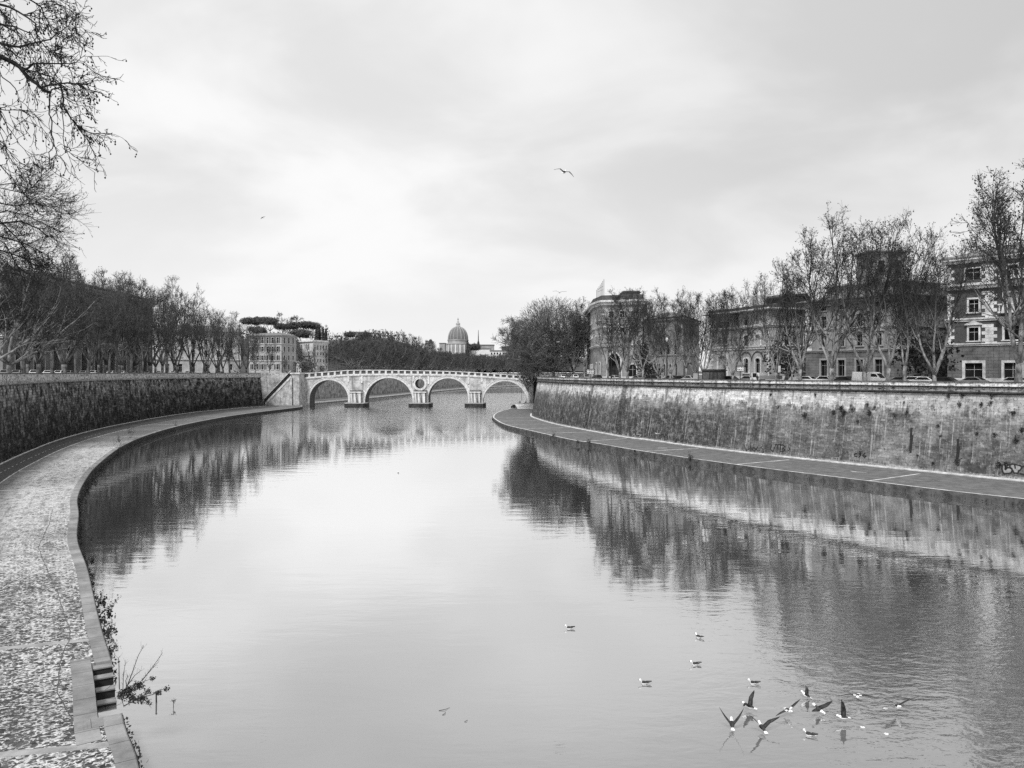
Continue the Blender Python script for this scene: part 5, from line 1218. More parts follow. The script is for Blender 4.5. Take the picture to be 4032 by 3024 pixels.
# ------------------------------------------------------------------ overhanging plane tree close by, left (its trunk stands outside the frame)
def near_tree():
    rng=random.Random(77); e=thing('plane_tree','nearby plane tree with dark drooping branches and hanging seed balls, upper left corner','tree',(-27,17,SL))
    T=MB(); C=MB(); B=MB()
    p,r=limb(Vector((-27,17,SL-.3)),Vector((.05,.05,1)),6,.6,.45,5,rng,.04,.1); T.tube(p,r,9); hub=p[-1]
    def ball(c,s=.024):
        b=len(B.v); k=6
        for (rr,zz_) in ((.01,s),(s*.8,s*.6),(s,0),(s*.8,-s*.6),(.01,-s)):
            for j in range(k): a=6.283*j/k; B.v.append((c.x+rr*math.cos(a),c.y+rr*math.sin(a),c.z+zz_))
        for q_ in range(4):
            for j in range(k): B.f.append((b+q_*k+j,b+q_*k+(j+1)%k,b+(q_+1)*k+(j+1)%k,b+(q_+1)*k+j)); B.m.append(0); B.uv.append(None)
    def hang(p):
        n=rng.choice((1,1,1,2)); q_=p.copy()
        for i in range(n):
            q2=q_+Vector((rng.uniform(-.03,.03),rng.uniform(-.03,.03),-rng.uniform(.04,.09))); C.tube([q_,q2],[.004,.004],3); ball(q2,rng.uniform(.02,.027)); q_=q2
    def twigs(pts,rad,dens,lmax,lev,balls):
        L=sum((b-a).length for a,b in zip(pts,pts[1:])); n=int(L*dens)+1
        for i in range(n):
            t=rng.uniform(.08,1.0); b,d,br=along(pts,rad,t); d2=tilt(d,rng.uniform(.35,1.0),rng); d2=(d2-UP*.15).normalized(); l=lmax*rng.uniform(.4,1.1)
            u_,ur=limb(b,d2,l,max(min(br*.6,.015 if lev==0 else .011),.008),.0055,5,rng,.3,-.03+.06*rng.random()); C.tube(u_,ur,3)
            if lev<2: twigs(u_,ur,dens*1.15,lmax*.5,lev+1,balls)
            elif rng.random()<balls*.2: hang(u_[-1])
            if lev<2 and rng.random()<balls*.35: hang(u_[-1])
    paths=[ # photo pixels, depth, start radius, end radius, twig density
     ([(-150,150),(-60,195),(0,222),(60,250),(90,280),(130,320),(160,345),(198,365)],21,.075,.04,1.8),
     ([(198,365),(195,400),(193,450),(205,480),(203,530),(212,565),(192,600),(192,645),(215,680),(250,700),(285,720)],21,.02,.006,.7),
     ([(212,565),(225,610),(255,640),(272,680),(300,700),(335,728)],21,.012,.005,.9),
     ([(198,365),(210,350),(240,342),(262,352),(266,385),(300,400),(330,375)],20.6,.022,.007,1.6),
     ([(235,328),(250,390),(255,430),(282,470),(300,490),(345,520),(400,525),(432,530)],21.4,.03,.006,1.9),
     ([(262,430),(290,480),(320,520),(350,560),(372,600),(380,605)],21.6,.016,.006,1.8),
     ([(248,400),(248,470),(248,540),(255,590),(290,615),(330,640),(360,640)],21,.016,.005,1.1),
     ([(160,345),(235,330),(300,330),(340,350),(400,365),(425,385)],20.8,.026,.006,2.0),
     ([(-80,130),(0,170),(80,185),(130,170),(200,155),(245,120),(280,88)],20,.04,.006,2.3),
     ([(90,280),(130,252),(200,250),(260,250),(300,245),(338,215)],20.4,.03,.006,2.0),
     ([(90,270),(150,285),(200,300),(240,330),(280,325),(320,335),(368,322)],21.8,.022,.005,1.8),
     ([(-20,240),(0,285),(10,305),(60,348),(72,392),(120,435),(140,458),(178,500)],20,.018,.005,1.1),
     ([(-60,-40),(0,18),(70,45),(140,92),(148,150),(185,195),(230,240)],21,.035,.006,2.3),
     ([(160,-40),(200,0),(250,28),(270,62),(315,88)],21.5,.02,.005,1.6),
     ([(80,-40),(120,0),(165,30),(190,88),(225,140),(275,162)],20.5,.026,.006,2.2),
     ([(200,-30),(230,-5),(270,10),(300,38)],21,.014,.005,1.8),
     ([(-60,60),(0,95),(60,105),(120,130),(170,200),(200,260)],22,.03,.006,2.2),
     ([(-60,400),(0,430),(40,434),(80,430),(120,455),(147,492)],20,.018,.005,1.8),
     ([(-50,400),(0,440),(30,500),(60,540),(100,592),(132,612)],20.5,.018,.005,1.6),
     ([(-50,520),(0,555),(30,590),(80,640),(132,672)],21,.014,.005,1.6),
     ([(-60,600),(0,650),(50,700),(80,750),(130,790)],22,.02,.006,1.7),
     ([(-60,480),(0,520),(20,580),(40,640),(90,668)],21.5,.012,.005,1.7),
     ([(100,60),(160,75),(210,60),(250,75)],20.5,.014,.005,2.4),
     ([(-40,0),(20,60),(60,110),(80,160),(110,230),(150,270)],20.5,.02,.005,2.2)]
    for px,d,r0,r1,dn in paths:
        pts=[PX(x,y,d+rng.uniform(-.25,.25)) for x,y in px]
        n=len(pts); rad=[r0+(r1-r0)*i/(n-1) for i in range(n)]
        # soften
        P2=[];R2_=[]
        for i in range(n-1):
            P2+= [pts[i], pts[i].lerp(pts[i+1],.5)+rvec(rng)*.03]; R2_+=[rad[i],(rad[i]+rad[i+1])/2]
        P2.append(pts[-1]); R2_.append(rad[-1])
        (T if r0>.033 else C).tube(P2,R2_,6 if r0>.02 else 4)
        if px[0][0]<0: 
            
            J=[hub]; RJ=[.26]
            for f in (.15,.3,.45,.6,.75,.88): J.append(hub.lerp(pts[0],f)+UP*(2.2*math.sin(math.pi*f)**.8)+rvec(rng)*.32); RJ.append(.26*(1-f)**1.3*.8+r0*1.05)
            J.append(pts[0]); RJ.append(r0); T.tube(J,RJ,6); twigs(J[2:],RJ[2:],.55,1.1,0,.6)
        twigs(P2,R2_,dn*2.1,.85,0,.75)
    T.build('trunk',M['twig_black'],e,True); C.build('twigs',M['twig_black'],e); o=B.build('seed_balls',M['twig_black'],e,True); o['kind']='stuff'
near_tree()
def near_tree2():
    """a second crown lower down on the left edge"""
    rng=random.Random(78); e=thing('plane_tree','plane tree with fine twigs at left edge below the drooping branches','tree',(-50,52,SL)); T=MB(); C=MB(); Lf=MB()
    p,r=limb(Vector((-50,52,SL-.3)),Vector((.02,0,1)),7,.5,.4,5,rng,.04,.1); T.tube(p,r,8); hub=p[-1]
    for px,r0 in (([(-150,760),(0,800),(60,812),(120,800),(200,815),(240,840),(282,842)],.05),([(-100,740),(60,720),(120,790),(140,775),(220,775),(252,800)],.03),([(-100,900),(0,880),(80,870),(150,900),(190,930),(225,935)],.06),([(-100,700),(0,740),(90,760),(130,735),(160,700)],.03),([(-100,950),(0,930),(100,960),(160,990),(200,1010)],.05),([(-60,850),(30,830),(110,850),(170,880),(240,910)],.04),([(-100,1000),(0,985),(80,1010),(150,1050),(190,1060)],.05),([(-80,820),(0,870),(60,930),(110,990),(130,1060)],.05),([(-80,900),(20,960),(60,1030),(90,1100)],.04)):
        d=50+rng.uniform(-3,3); pts=[PX(x,y,d+rng.uniform(-1,1)) for x,y in px]; n=len(pts); rad=[r0*1.2+(0.014-r0*1.2)*i/(n-1) for i in range(n)]
        T.tube(pts,rad,5); T.tube([hub]+[hub.lerp(pts[0],f)+UP*(1.6*math.sin(math.pi*f))+rvec(rng)*.35 for f in (.2,.4,.6,.8)]+[pts[0]],[.25,.18,.14,.11,.08,rad[0]],5)
        for i in range(52):
            t=rng.uniform(.15,1); b,dd_,br=along(pts,rad,t); d2=tilt(dd_,rng.uniform(.4,1.1),rng); u_,ur=limb(b,d2,rng.uniform(.7,2.0),.014,.008,4,rng,.25,.06); C.tube(u_,ur,3)
            for k in range(6):
                b2,d3,_=along(u_,ur,rng.uniform(.2,1)); w_,wr=limb(b2,tilt(d3,rng.uniform(.4,1),rng),rng.uniform(.3,.8),.009,.006,2,rng,.3,.1); C.tube(w_,wr,3)
                if rng.random()<.55: clump(Lf,w_[-1],rng.uniform(.05,.11),rng,2)
    T.build('trunk',M['twig_black'],e,True); C.build('twigs',M['twig_black'],e); Lf.build('withered_leaves',M['twig_black'],e)
near_tree2()

# ------------------------------------------------------------------ vehicles
def car(kind,paint):
    e=thing(kind,'x','car'); b=MB()
    if kind=='parked_car':
        L,W_=4.2,1.74; prof=[(-2.1,.32),(2.1,.32),(2.12,.62),(2.0,.82),(1.1,.98),(-1.75,1.0),(-2.08,.85),(-2.12,.55)]; cab=[(1.15,.97),(.35,1.46),(-.95,1.5),(-1.8,.99)]; wx=1.3; wr=.31
    elif kind=='hatchback':
        L,W_=3.7,1.68; prof=[(-1.85,.32),(1.85,.32),(1.87,.65),(1.75,.88),(1.0,1.0),(-1.75,1.02),(-1.86,.6)]; cab=[(1.05,.99),(.4,1.5),(-1.2,1.55),(-1.78,1.0)]; wx=1.2; wr=.3
    else:
        L,W_=5.6,2.0; prof=[(-2.8,.4),(2.8,.4),(2.8,.9),(2.6,1.15),(1.95,1.3),(-2.8,1.3)]; cab=[(2.0,1.28),(1.25,2.1),(.9,2.3),(-2.75,2.35),(-2.8,1.28)]; wx=1.8; wr=.35
    h=W_/2; b.ext(prof,Vector((0,h,0)),Vector((1,0,0)),Vector((0,0,1)),Vector((0,-1,0)),W_)
    n=len(cab); i=h-.04; top=max(z for x,z in cab); bot=cab[0][1]
    Y=lambda z: i-.16*(z-bot)/(top-bot)
    A_=[(x,Y(z),z) for x,z in cab]; B_=[(x,-Y(z),z) for x,z in cab]; b.face(A_); b.face(B_[::-1])
    for k in range(n): b.face([A_[k],B_[k],B_[(k+1)%n],A_[(k+1)%n]])
    b.build('body',M[paint],e)
    def inset_poly(P,f,ymul):
        cx=sum(p[0] for p in P)/len(P); cz=sum(p[2] for p in P)/len(P); return [(cx+(p[0]-cx)*f,p[1]+ymul,cz+(p[2]-cz)*f) for p in P]
    if kind!='delivery_van':
        for PP,sg in ((A_,.012),(B_,-.012)): g_=MB(); g_.face(inset_poly(PP,.82,sg)); g_.build('side_window',M['glass'],e)
        for k0,nm in ((0,'windscreen'),(n-2,'rear_window')):
            g_=MB(); P=[Vector(A_[k0]),Vector(B_[k0]),Vector(B_[k0+1]),Vector(A_[k0+1])]; c=sum(P,Vector((0,0,0)))/4; nn_=(P[1]-P[0]).cross(P[3]-P[0]).normalized(); sgn=1 if nn_.z>0 else -1
            g_.face([c+(p-c)*.84+nn_*sgn*.015 for p in P]); g_.build(nm,M['glass'],e)
    else:
        for sg in (1,-1): g_=MB(); y=sg*(i-.02); g_.face([(1.85,y+sg*.005,1.35),(1.2,sg*(Y(2.05)+.012),2.02),(.45,sg*(Y(2.05)+.012),2.05),(.45,y+sg*.005,1.35)]); g_.build('side_window',M['glass'],e)
        g_=MB(); g_.face([(1.97,h-.25,1.36),(1.97,-h+.25,1.36),(1.3,-h+.3,2.07),(1.3,h-.3,2.07)]); g_.build('windscreen',M['glass'],e)
    for sx in (wx,-wx):
        for sy in (1,-1):
            wv=MB(); wv.tube([Vector((sx,sy*(h-.2),wr)),Vector((sx,sy*(h+.02),wr))],[wr,wr],14); wo=wv.build('wheel',M['tyre'],e)
            rm=MB(); rm.tube([Vector((sx,sy*(h+.0),wr)),Vector((sx,sy*(h+.035),wr))],[wr*.6,wr*.6],10); rm.build('rim',M['car_grey'],wo)
    for sy in (1,-1):
        l=MB(); l.box((prof[1][0]+.0,sy*(h-.3),.72),(.1,.34,.16)); l.build('headlight',M['lamp_glass'],e); l=MB(); l.box((prof[0][0]-.01,sy*(h-.25),.75),(.1,.25,.2)); l.build('tail_light',M['iron'],e)
    return e
CP={}
def put_car(kind,paint,px,path,z,label,group,flip=False):
    q=at_px(path,px,50)
    if q is None: return
    i=min(range(len(path)),key=lambda k: (path[k]-q).length); t=(path[min(i+1,len(path)-1)]-path[max(i-1,0)]); rz=math.atan2(t.y,t.x)+(math.pi if flip else 0)
    key=(kind,paint)
    if key not in CP:
        e=car(kind,paint); CP[key]=e; e.location=(q.x,q.y,z); e.rotation_euler=(0,0,rz); e['label']=label; e['group']=group
    else: dup(CP[key],(q.x,q.y,z),rz,None,label,group)
PK=offset_path(WPR,WNR,8.2); GC='cars parked along the right embankment road'
SRC=SR+.12                                            # the parking strip is cambered a little above the gutter
for px,kind,paint,lab,fl in (
    (2215,'parked_car','car_white','white car behind the parapet below the big round plane tree',0),(2262,'hatchback','car_white','white hatchback just right of the tall lamp post by the big plane tree',0),
    (2305,'parked_car','car_grey','grey car in front of left side of the corner palace',0),(2350,'hatchback','car_black','black hatchback in front of the corner palace chamfer',0),
    (2425,'parked_car','car_white','white car under the great arched doorway of the corner palace',1),(2512,'parked_car','car_grey','grey car just left of the chapel behind the parapet',0),
    (2560,'hatchback','car_black','black hatchback in front of left end of the chapel',0),(2640,'hatchback','car_grey','grey hatchback in front of the chapel door',0),
    (2680,'parked_car','car_black','black car between the chapel and the white saloon',0),(2715,'parked_car','car_white','white saloon just left of the dark kiosk',0),
    (2870,'parked_car','car_black','black car just right of the dark kiosk',0),(2955,'parked_car','car_grey','grey car below the brick villa windows',1),
    (3175,'parked_car','car_white','white car at left corner of the tower palace',0),(3242,'hatchback','car_white','white hatchback before the tower palace, left of a trunk',0),
    (3320,'parked_car','car_black','black car just left of the white van',0),(3540,'parked_car','car_grey','grey car right of the white van',0),
    (3590,'hatchback','car_white','white hatchback in the gap between the palaces',0),(3650,'parked_car','car_white','pale car left of the low forking plane tree',1),
    (3712,'parked_car','car_black','black car right of the low forking plane tree',0),(3825,'parked_car','car_grey','grey car under the big ground floor window of the brick palace',0),
    (3985,'parked_car','car_white','white car at the right edge of the frame below the balcony',0)):
    put_car(kind,paint,px,PK,SRC,lab,GC,fl)
put_car('delivery_van','car_white',3430,PK,SRC-.1,'white delivery van parked behind the parapet before the tower palace',GC,True)
PKL=offset_path(WPL,WNL,8.5); GCL='cars parked along the left embankment road'
kinds=(('parked_car','car_white'),('hatchback','car_white'),('parked_car','car_grey'),('hatchback','car_grey'),('parked_car','car_white'))
for k,px in enumerate((990,930,870,812,745,688,628,585,530,482,440,372,330,275,235,190,140,70,20)):
    kk=kinds[k%5]; put_car(kk[0],kk[1],px,PKL,SL+.2,'%s on left embankment road, %s car left of the bridgehead stairs'%('white car' if 'white' in kk[1] else 'grey car',ORD[k]),GCL,k%3==0)
put_car('delivery_van','car_white',912,PKL,SL,'white van on the left embankment road near the four storey house',GCL)
# pickup truck and kiosk on the right
q=at_px(PK,3015,50)
tk=thing('pickup_truck','white light truck with open cab window beside the brick villa corner','truck',(q.x,q.y,SRC)); rz=-.95
def LB(mb,c,s,rz=rz,o=q,z=SRC): mb.box((o.x+c[0]*math.cos(rz)-c[1]*math.sin(rz),o.y+c[0]*math.sin(rz)+c[1]*math.cos(rz),z+c[2]),s,rz)
m=MB(); LB(m,(-1.6,0,1.35),(1.7,1.9,1.5)); LB(m,(-2.35,0,.8),(.8,1.9,.7)); m.build('cab',M['car_white'],tk)
m=MB(); LB(m,(-1.75,-.96,1.65),(.9,.03,.75)); LB(m,(-1.75,.96,1.65),(.9,.03,.75)); m.build('side_window',M['glass'],tk)
m=MB(); LB(m,(1.1,0,.95),(3.6,1.9,.12)); LB(m,(1.1,-.93,1.3),(3.6,.06,.55)); LB(m,(1.1,.93,1.3),(3.6,.06,.55)); LB(m,(2.87,0,1.3),(.06,1.8,.55)); m.build('flatbed',M['car_grey'],tk)
for a in (-1.8,1.6):
    for b in (-.85,.85):
        m=MB(); c=Vector((q.x+a*math.cos(rz)-b*math.sin(rz),q.y+a*math.sin(rz)+b*math.cos(rz),SRC+.36)); ax=Vector((-math.sin(rz),math.cos(rz),0))*.12; m.tube([c-ax,c+ax],[.36,.36],12); m.build('wheel',M['tyre'],tk)
q=at_px(offset_path(WPR,WNR,6.0),2812,50)
ks=thing('kiosk','black shuttered street kiosk behind the parapet left of the brick villa','kiosk',(q.x,q.y,SR)); rz=-.35
m=MB(); m.box((q.x,q.y,SR+1.3),(4.4,2.4,2.6),rz); m.build('body',M['iron'],ks)
m=MB(); m.box((q.x,q.y,SR+2.68),(4.9,2.9,.14),rz); m.box((q.x,q.y,SR+2.82),(4.0,2.1,.16),rz); m.build('roof',M['black_stone'],ks)
for dx in (-1.4,0,1.4): m=MB(); m.box((q.x+dx*math.cos(rz)+1.22*math.sin(rz),q.y+dx*math.sin(rz)-1.22*math.cos(rz),SR+1.45),(1.2,.06,1.7),rz); m.build('shutter',M['dark_stone'],ks)
q=at_px(offset_path(WPR,WNR,4.6),2740,50)
bx_=thing('litter_box','small pale ribbed box just left of the black kiosk','box',(q.x,q.y,SR))
m=MB(); m.box((q.x,q.y,SR+1.1),(.9,.9,2.2),-.4); m.build('body',M['trim_grey'],bx_); m=MB(); m.box((q.x,q.y,SR+2.26),(1.05,1.05,.12),-.4); m.build('lid',M['dark_stone'],bx_)
for px,py0,py1,wdt,lab,pale in ((2915,1440,1463,34,'framed white notice board standing before the brick villa windows',1),(3068,1440,1466,10,'narrow white street sign on a post beyond the brick villa',1),(2325,1452,1474,34,'dark van sized notice panel before the corner palace chamfer',0)):
    q=at_px(offset_path(WPR,WNR,5.2),px,50) or V2(XX(px,265),265)
    e=thing('notice_board',lab,'sign',(q.x,q.y,SR)); d=q.y; w2=wdt*d/F; zt,zb=ZZ(py0,d),ZZ(py1,d)
    m=MB(); m.box((q.x,q.y+.05,(SR+zt)/2),(.12,.12,zt-SR)); m.build('post',M['iron'],e)
    m=MB(); m.box((q.x,q.y-.05,(zt+zb)/2),(w2,.12,zt-zb)); fr=m.build('frame',M['iron'] if wdt>15 else M['trim'],e)
    m=MB(); m.box((q.x,q.y-.13,(zt+zb)/2-.05),(w2*.82,.04,(zt-zb)*.72)); pn=m.build('panel',M['pale_stone'],fr)
    rng=random.Random(px)
    if wdt>15:
        m=MB()
        for i in range(2):
            for j in range(4): m.box((q.x-w2*.3+w2*.2*j,q.y-.155,(zt+zb)/2+(.16-.34*i)*(zt-zb)),(w2*rng.uniform(.06,.14),.01,(zt-zb)*rng.uniform(.1,.2)))
        m.build('lettering',M['iron'],pn)
# street lamps: dark posts
def lamp(px,ty,path_o,label,arm=0,right=True):
    pth=offset_path(WPR,WNR,path_o) if right else offset_path(WPL,WNL,path_o); q=at_px(pth,px,50) or V2(XX(px,265),265); z=SR if right else SL
    e=thing('street_lamp',label,'street lamp',(q.x,q.y,z)); zt=ZZ(ty,q.y); m=MB(); m.tube([Vector((q.x,q.y,z)),Vector((q.x,q.y,z+1.2)),Vector((q.x,q.y,z+1.25)),Vector((q.x,q.y,zt))],[.2,.17,.12,.09],8); m.build('post',M['iron'],e)
    if arm:
        m=MB(); m.tube([Vector((q.x,q.y,zt-.3)),Vector((q.x+arm*.5,q.y,zt+.05)),Vector((q.x+arm,q.y,zt))],[.06,.05,.05],5); m.build('arm',M['iron'],e); m=MB(); m.box((q.x+arm,q.y,zt-.08),(.9,.3,.16)); m.build('lamp_head',M['trim_grey'],e)
    else:
        m=MB(); m.lathe([(.1,0),(.26,.35),(.3,.6),(.06,.85)],(q.x,q.y,zt),8); m.build('lamp_head',M['lamp_glass'],e)
lamp(2228,1345,4,'tall dark street lamp post beside the big round plane tree',-2.2); lamp(2407,1302,4,'tall black post in front of the corner palace great arch'); lamp(2626,1345,4,'dark post in front of the chapel')
lamp(1460+1540,1400,4,'slim dark post in front of right end of the brick villa') if False else None
m=MB()
for px,ty,d in ((1113,1385,352),(1462,1408,420)):
    e=thing('street_lamp','slim lamp post %s'%('with a curved arm beside the white four storey house' if px<1200 else 'among the bare trees behind the bridge parapet'),'street lamp',(XX(px,d),d,SL)); x=XX(px,d); zt=ZZ(ty,d)
    m=MB(); m.tube([Vector((x,d,SL)),Vector((x,d,zt))],[.12,.07],6); m.build('post',M['iron'],e)
    m=MB(); m.tube([Vector((x,d,zt)),Vector((x-1.5,d,zt+.8)),Vector((x-3.4,d,zt+.7))],[.07,.06,.05],5); m.box((x-3.6,d,zt+.6),(1.1,.4,.2)); m.build('arm',M['iron'],e)

# ------------------------------------------------------------------ people
def person(label,loc,rz,pose='stand',h=1.74,cloth='cloth',extra=None,group=None):
    k=h/1.74; e=thing('person',label,'person',loc,group); e.rotation_euler=(0,0,rz); me=bpy.data.meshes.new('body')
    if pose=='stand': J=dict(pel=(0,0,.95),ch=(0,.02,1.3),nk=(0,.02,1.5),hd=(0,.05,1.66),sl=(-.19,.02,1.43),sr=(.19,.02,1.43),el=(-.26,.04,1.15),er=(.26,.04,1.15),hl=(-.24,.2,.95),hr=(.24,.2,.95),pl=(-.1,0,.9),pr=(.1,0,.9),kl=(-.11,.05,.5),kr=(.12,-.03,.5),fl=(-.11,0,.06),fr=(.12,-.06,.06),tl=(-.12,.18,.03),tr_=(.13,.13,.03))
    else: J=dict(pel=(0,0,.45),ch=(0,.1,.78),nk=(0,.16,.98),hd=(0,.24,1.12),sl=(-.19,.12,.92),sr=(.19,.12,.92),el=(-.27,.28,.7),er=(.27,.3,.7),hl=(-.08,.5,.66),hr=(.1,.52,.68),pl=(-.11,.05,.42),pr=(.11,.05,.42),kl=(-.16,.5,.5),kr=(.17,.48,.52),fl=(-.15,.52,.06),fr=(.16,.5,.06),tl=(-.16,.72,.03),tr_=(.18,.7,.03))
    names=list(J); R_=dict(pel=.15,ch=.16,nk=.065,hd=.105,sl=.085,sr=.085,el=.055,er=.055,hl=.04,hr=.04,pl=.1,pr=.1,kl=.07,kr=.07,fl=.045,fr=.045,tl=.035,tr_=.035)
    E=[('pel','ch'),('ch','nk'),('nk','hd'),('ch','sl'),('ch','sr'),('sl','el'),('sr','er'),('el','hl'),('er','hr'),('pel','pl'),('pel','pr'),('pl','kl'),('pr','kr'),('kl','fl'),('kr','fr'),('fl','tl'),('fr','tr_')]
    me.from_pydata([tuple(Vector(J[n])*k) for n in names],[(names.index(a),names.index(b)) for a,b in E],[]); tmp=bpy.data.objects.new('tmp',me); COL.objects.link(tmp)
    sk=tmp.modifiers.new('s','SKIN'); 
    for i,n in enumerate(names): me.skin_vertices[0].data[i].radius=(R_[n]*k,R_[n]*k)
    me.skin_vertices[0].data[0].use_root=True
    tmp.modifiers.new('b','SUBSURF').levels=1; tmp.data.materials.append(M[cloth]); dg=bpy.context.evaluated_depsgraph_get(); dg.update()
    bm2=bpy.data.meshes.new_from_object(tmp.evaluated_get(dg)); bpy.data.objects.remove(tmp)
    bm2.materials.clear(); bm2.materials.append(M[cloth]); bm2.materials.append(M['skin']); hz_=J['nk'][2]*k+.03
    for p in bm2.polygons:
        c=p.center; p.use_smooth=True
        if c.z>hz_ or (c-Vector(J['hl'])*k).length<.07 or (c-Vector(J['hr'])*k).length<.07: p.material_index=1
    o=bpy.data.objects.new('body',bm2); COL.objects.link(o); o.parent=e
    hd=Vector(J['hd'])*k; m=MB(); m.lathe([(.112,-.02),(.118,.04),(.09,.1),(.01,.125)],(hd.x,hd.y-.02,hd.z),10); hb=m.build('hair' if extra!='hat' else 'hat',M['cloth']); hb.parent=e; hb.location=(0,0,0)
    return e
fa=person('person in dark clothes sitting on the quay landing, holding the tall rod',(XX(2048,322),322,2.1),2.6,'sit',1.8)
fb_=person('person in dark jacket crouching on the quay landing against the bridgehead pier',(XX(2072,323),323,2.1),1.2,'sit',1.85,'cloth','hat')
fr_=thing('fishing_rod','tall dark fishing rod rising above the seated person on the quay landing','fishing rod',(XX(2053,321.6),321.6,2.6)); m=MB(); a,b=PX(2055,1578,321.6),PX(2052,1527,320.5); m.tube([a,a.lerp(b,.25)],[.09,.08],5); m.build('handle',M['iron'],fr_); m=MB(); m.tube([a.lerp(b,.25),b],[.075,.045],5); m.build('pole',M['iron'],fr_)
bgg=thing('bag','pale bag lying between the two seated people on the quay landing','bag',(XX(2061,321),321,2.1)); m=MB(); m.lathe([(.1,0),(.62,.1),(.68,.35),(.4,.62),(.1,.7)],(XX(2061,321),321,2.1),10); m.build('sack',M['cloth_pale'],bgg,True); m=MB(); m.tube([Vector((XX(2061,321)-.3,321,2.6)),Vector((XX(2061,321),321,3.0)),Vector((XX(2061,321)+.3,321,2.6))],[.03,.03,.03],4); m.build('strap',M['cloth'],bgg)
for px,py,wd,hh,lab in ((2023,1606,11,11,'dark square crate standing at the river edge of the right quay'),(2014,1607,4,8,'small dark post beside the crate on the river edge')):
    d=(EYE-QR)*F/(py-HY); e=thing('crate' if wd>5 else 'bollard',lab,'crate' if wd>5 else 'bollard',(XX(px,d),d,QR)); m=MB(); ww=wd*d/F; h_=hh*d/F
    m.box((XX(px,d),d,QR+h_/2),(ww,ww,h_),.2); m.build('body',M['iron'],e); m=MB(); m.box((XX(px,d),d,QR+h_+.05),(ww*1.08,ww*1.08,.09),.2); m.build('lid',M['black_stone'],e)
q=at_px(offset_path(WPR,WNR,5.0),2983,50); person('person in dark coat walking behind the parapet before the brick villa',(q.x,q.y,SR+.1),.4)
q=at_px(offset_path(WPR,WNR,5.0),2600,50); person('person in dark clothes behind the parapet before the chapel',(q.x,q.y,SR+.1),1.4)
for px,lab in ((1730,'person in dark clothes crossing the bridge above the third arch'),(1850,'person in dark clothes crossing the bridge near the right pier'),(1345,'person in dark clothes near left end of the bridge')): person(lab,(bx(px),BD+4,dz(bx(px))+.45),1.57)
person('person in dark coat standing at the top of the bridgehead stairs',(XX(1128,340),340,SL+.3),0)

# ------------------------------------------------------------------ gulls
def gull(label,loc,yaw,wl,wr,pitch=0.0,roll=0.0,dark=True,tone='gull_grey',s=1.0,swim=False,group='gulls on the water'):
    """one continuous bird; wl and wr = (shoulder elevation, wrist bend, sweep, opening) in degrees, None when folded"""
    e=thing('gull',label,'bird',loc,group); m=MB(); n=10
    st=[(.335,.004,.004,.035),(.29,.011,.012,.042),(.27,.028,.03,.05),(.235,.043,.045,.055),(.195,.04,.044,.045),(.15,.045,.05,.02),(.08,.075,.075,0),(0,.088,.085,0),(-.1,.075,.07,.005),(-.18,.05,.04,.015),(-.22,.05,.015,.02),(-.34,.075,.006,.025)]
    if swim: st=[(y,a*1.12,b*1.15,z+ (.09 if y>.18 else .05 if y>.12 else 0)) for y,a,b,z in st]; st=[(y-(.07 if y>.18 else .03 if y>.12 else 0),a,b,z) for y,a,b,z in st]
    base=0
    for k,(y,a,b,z) in enumerate(st):
        for j in range(n): t=2*math.pi*j/n; m.v.append((a*math.cos(t),y,z+b*math.sin(t)))
    for k in range(len(st)-1):
        for j in range(n):
            top=math.sin(2*math.pi*(j+.5)/n)
            mi=3 if k<1 else 0
            if 6<=k<=9 and top>.25 : mi=1
            m.f.append((k*n+j,k*n+(j+1)%n,(k+1)*n+(j+1)%n,(k+1)*n+j)); m.m.append(mi); m.uv.append(None)
    m.f.append(tuple(range(n))); m.m.append(3); m.uv.append(None); m.f.append(tuple((len(st)-1)*n+j for j in range(n))); m.m.append(0); m.uv.append(None)
    for side,W_ in ((-1,wl),(1,wr)):
        if W_ is None:                               # folded wing lying along the flank, black tip past the tail
            for a,b,c,mi in ((.12,-.12,.0,1),(-.12,-.4,.03,2)):
                m.face([(side*.07,a,.075),(side*.1,a-.05,.02),(side*.055,b,.05+c),(side*.03,b,.075+c)],None,mi)
            continue
        e1,e2,sw,_=[math.radians(v) for v in W_]
        def pt(l,ang,sweep,o): return Vector((o.x+side*l*math.cos(ang)*math.cos(sweep),o.y-l*math.sin(sweep)*math.cos(ang)*1.0,o.z+l*math.sin(ang)))
        o=Vector((side*.05,.06,.045)); wst=pt(.27,e1,-.28,o); mid=pt(.2,e1+e2,sw*.6,wst); tip=pt(.22,e1+e2*1.2,sw*1.1,mid)
        # leading points and chords
        secs=[(o,.19),(o.lerp(wst,.5),.18),(wst,.165),(wst.lerp(mid,.5),.15),(mid,.115),(mid.lerp(tip,.6),.065),(tip,.012)]; th=.012
        b0=len(m.v)
        for p,c in secs:
            for (dy,dz_) in ((0,0),(-c*.35,th),(-c,0),(-c*.35,-th*.6)): m.v.append((p.x,p.y+dy,p.z+dz_))
        for k in range(len(secs)-1):
            for j in range(4):
                mi=(2 if k>=4 else 1)
                if not dark: mi=2 if k>=5 else (0 if j in(2,3) or k<1 else 1)
                m.f.append((b0+k*4+j,b0+k*4+(j+1)%4,b0+(k+1)*4+(j+1)%4,b0+(k+1)*4+j)); m.m.append(mi); m.uv.append(None)
        m.f.append(tuple(b0+j for j in range(4))); m.m.append(1); m.uv.append(None)
    o=m.build('body',[M['gull_white'],M[tone],M['gull_black'],M['gull_black']],None,True); o.parent=e
    e.rotation_euler=(math.radians(pitch),math.radians(roll),math.radians(yaw)); e.scale=(s,s,s); return e
def on_water(px,py,z=.1): 
    p=PZ(px,py,z); return (p.x,p.y,p.z)
R_=lambda *a: a
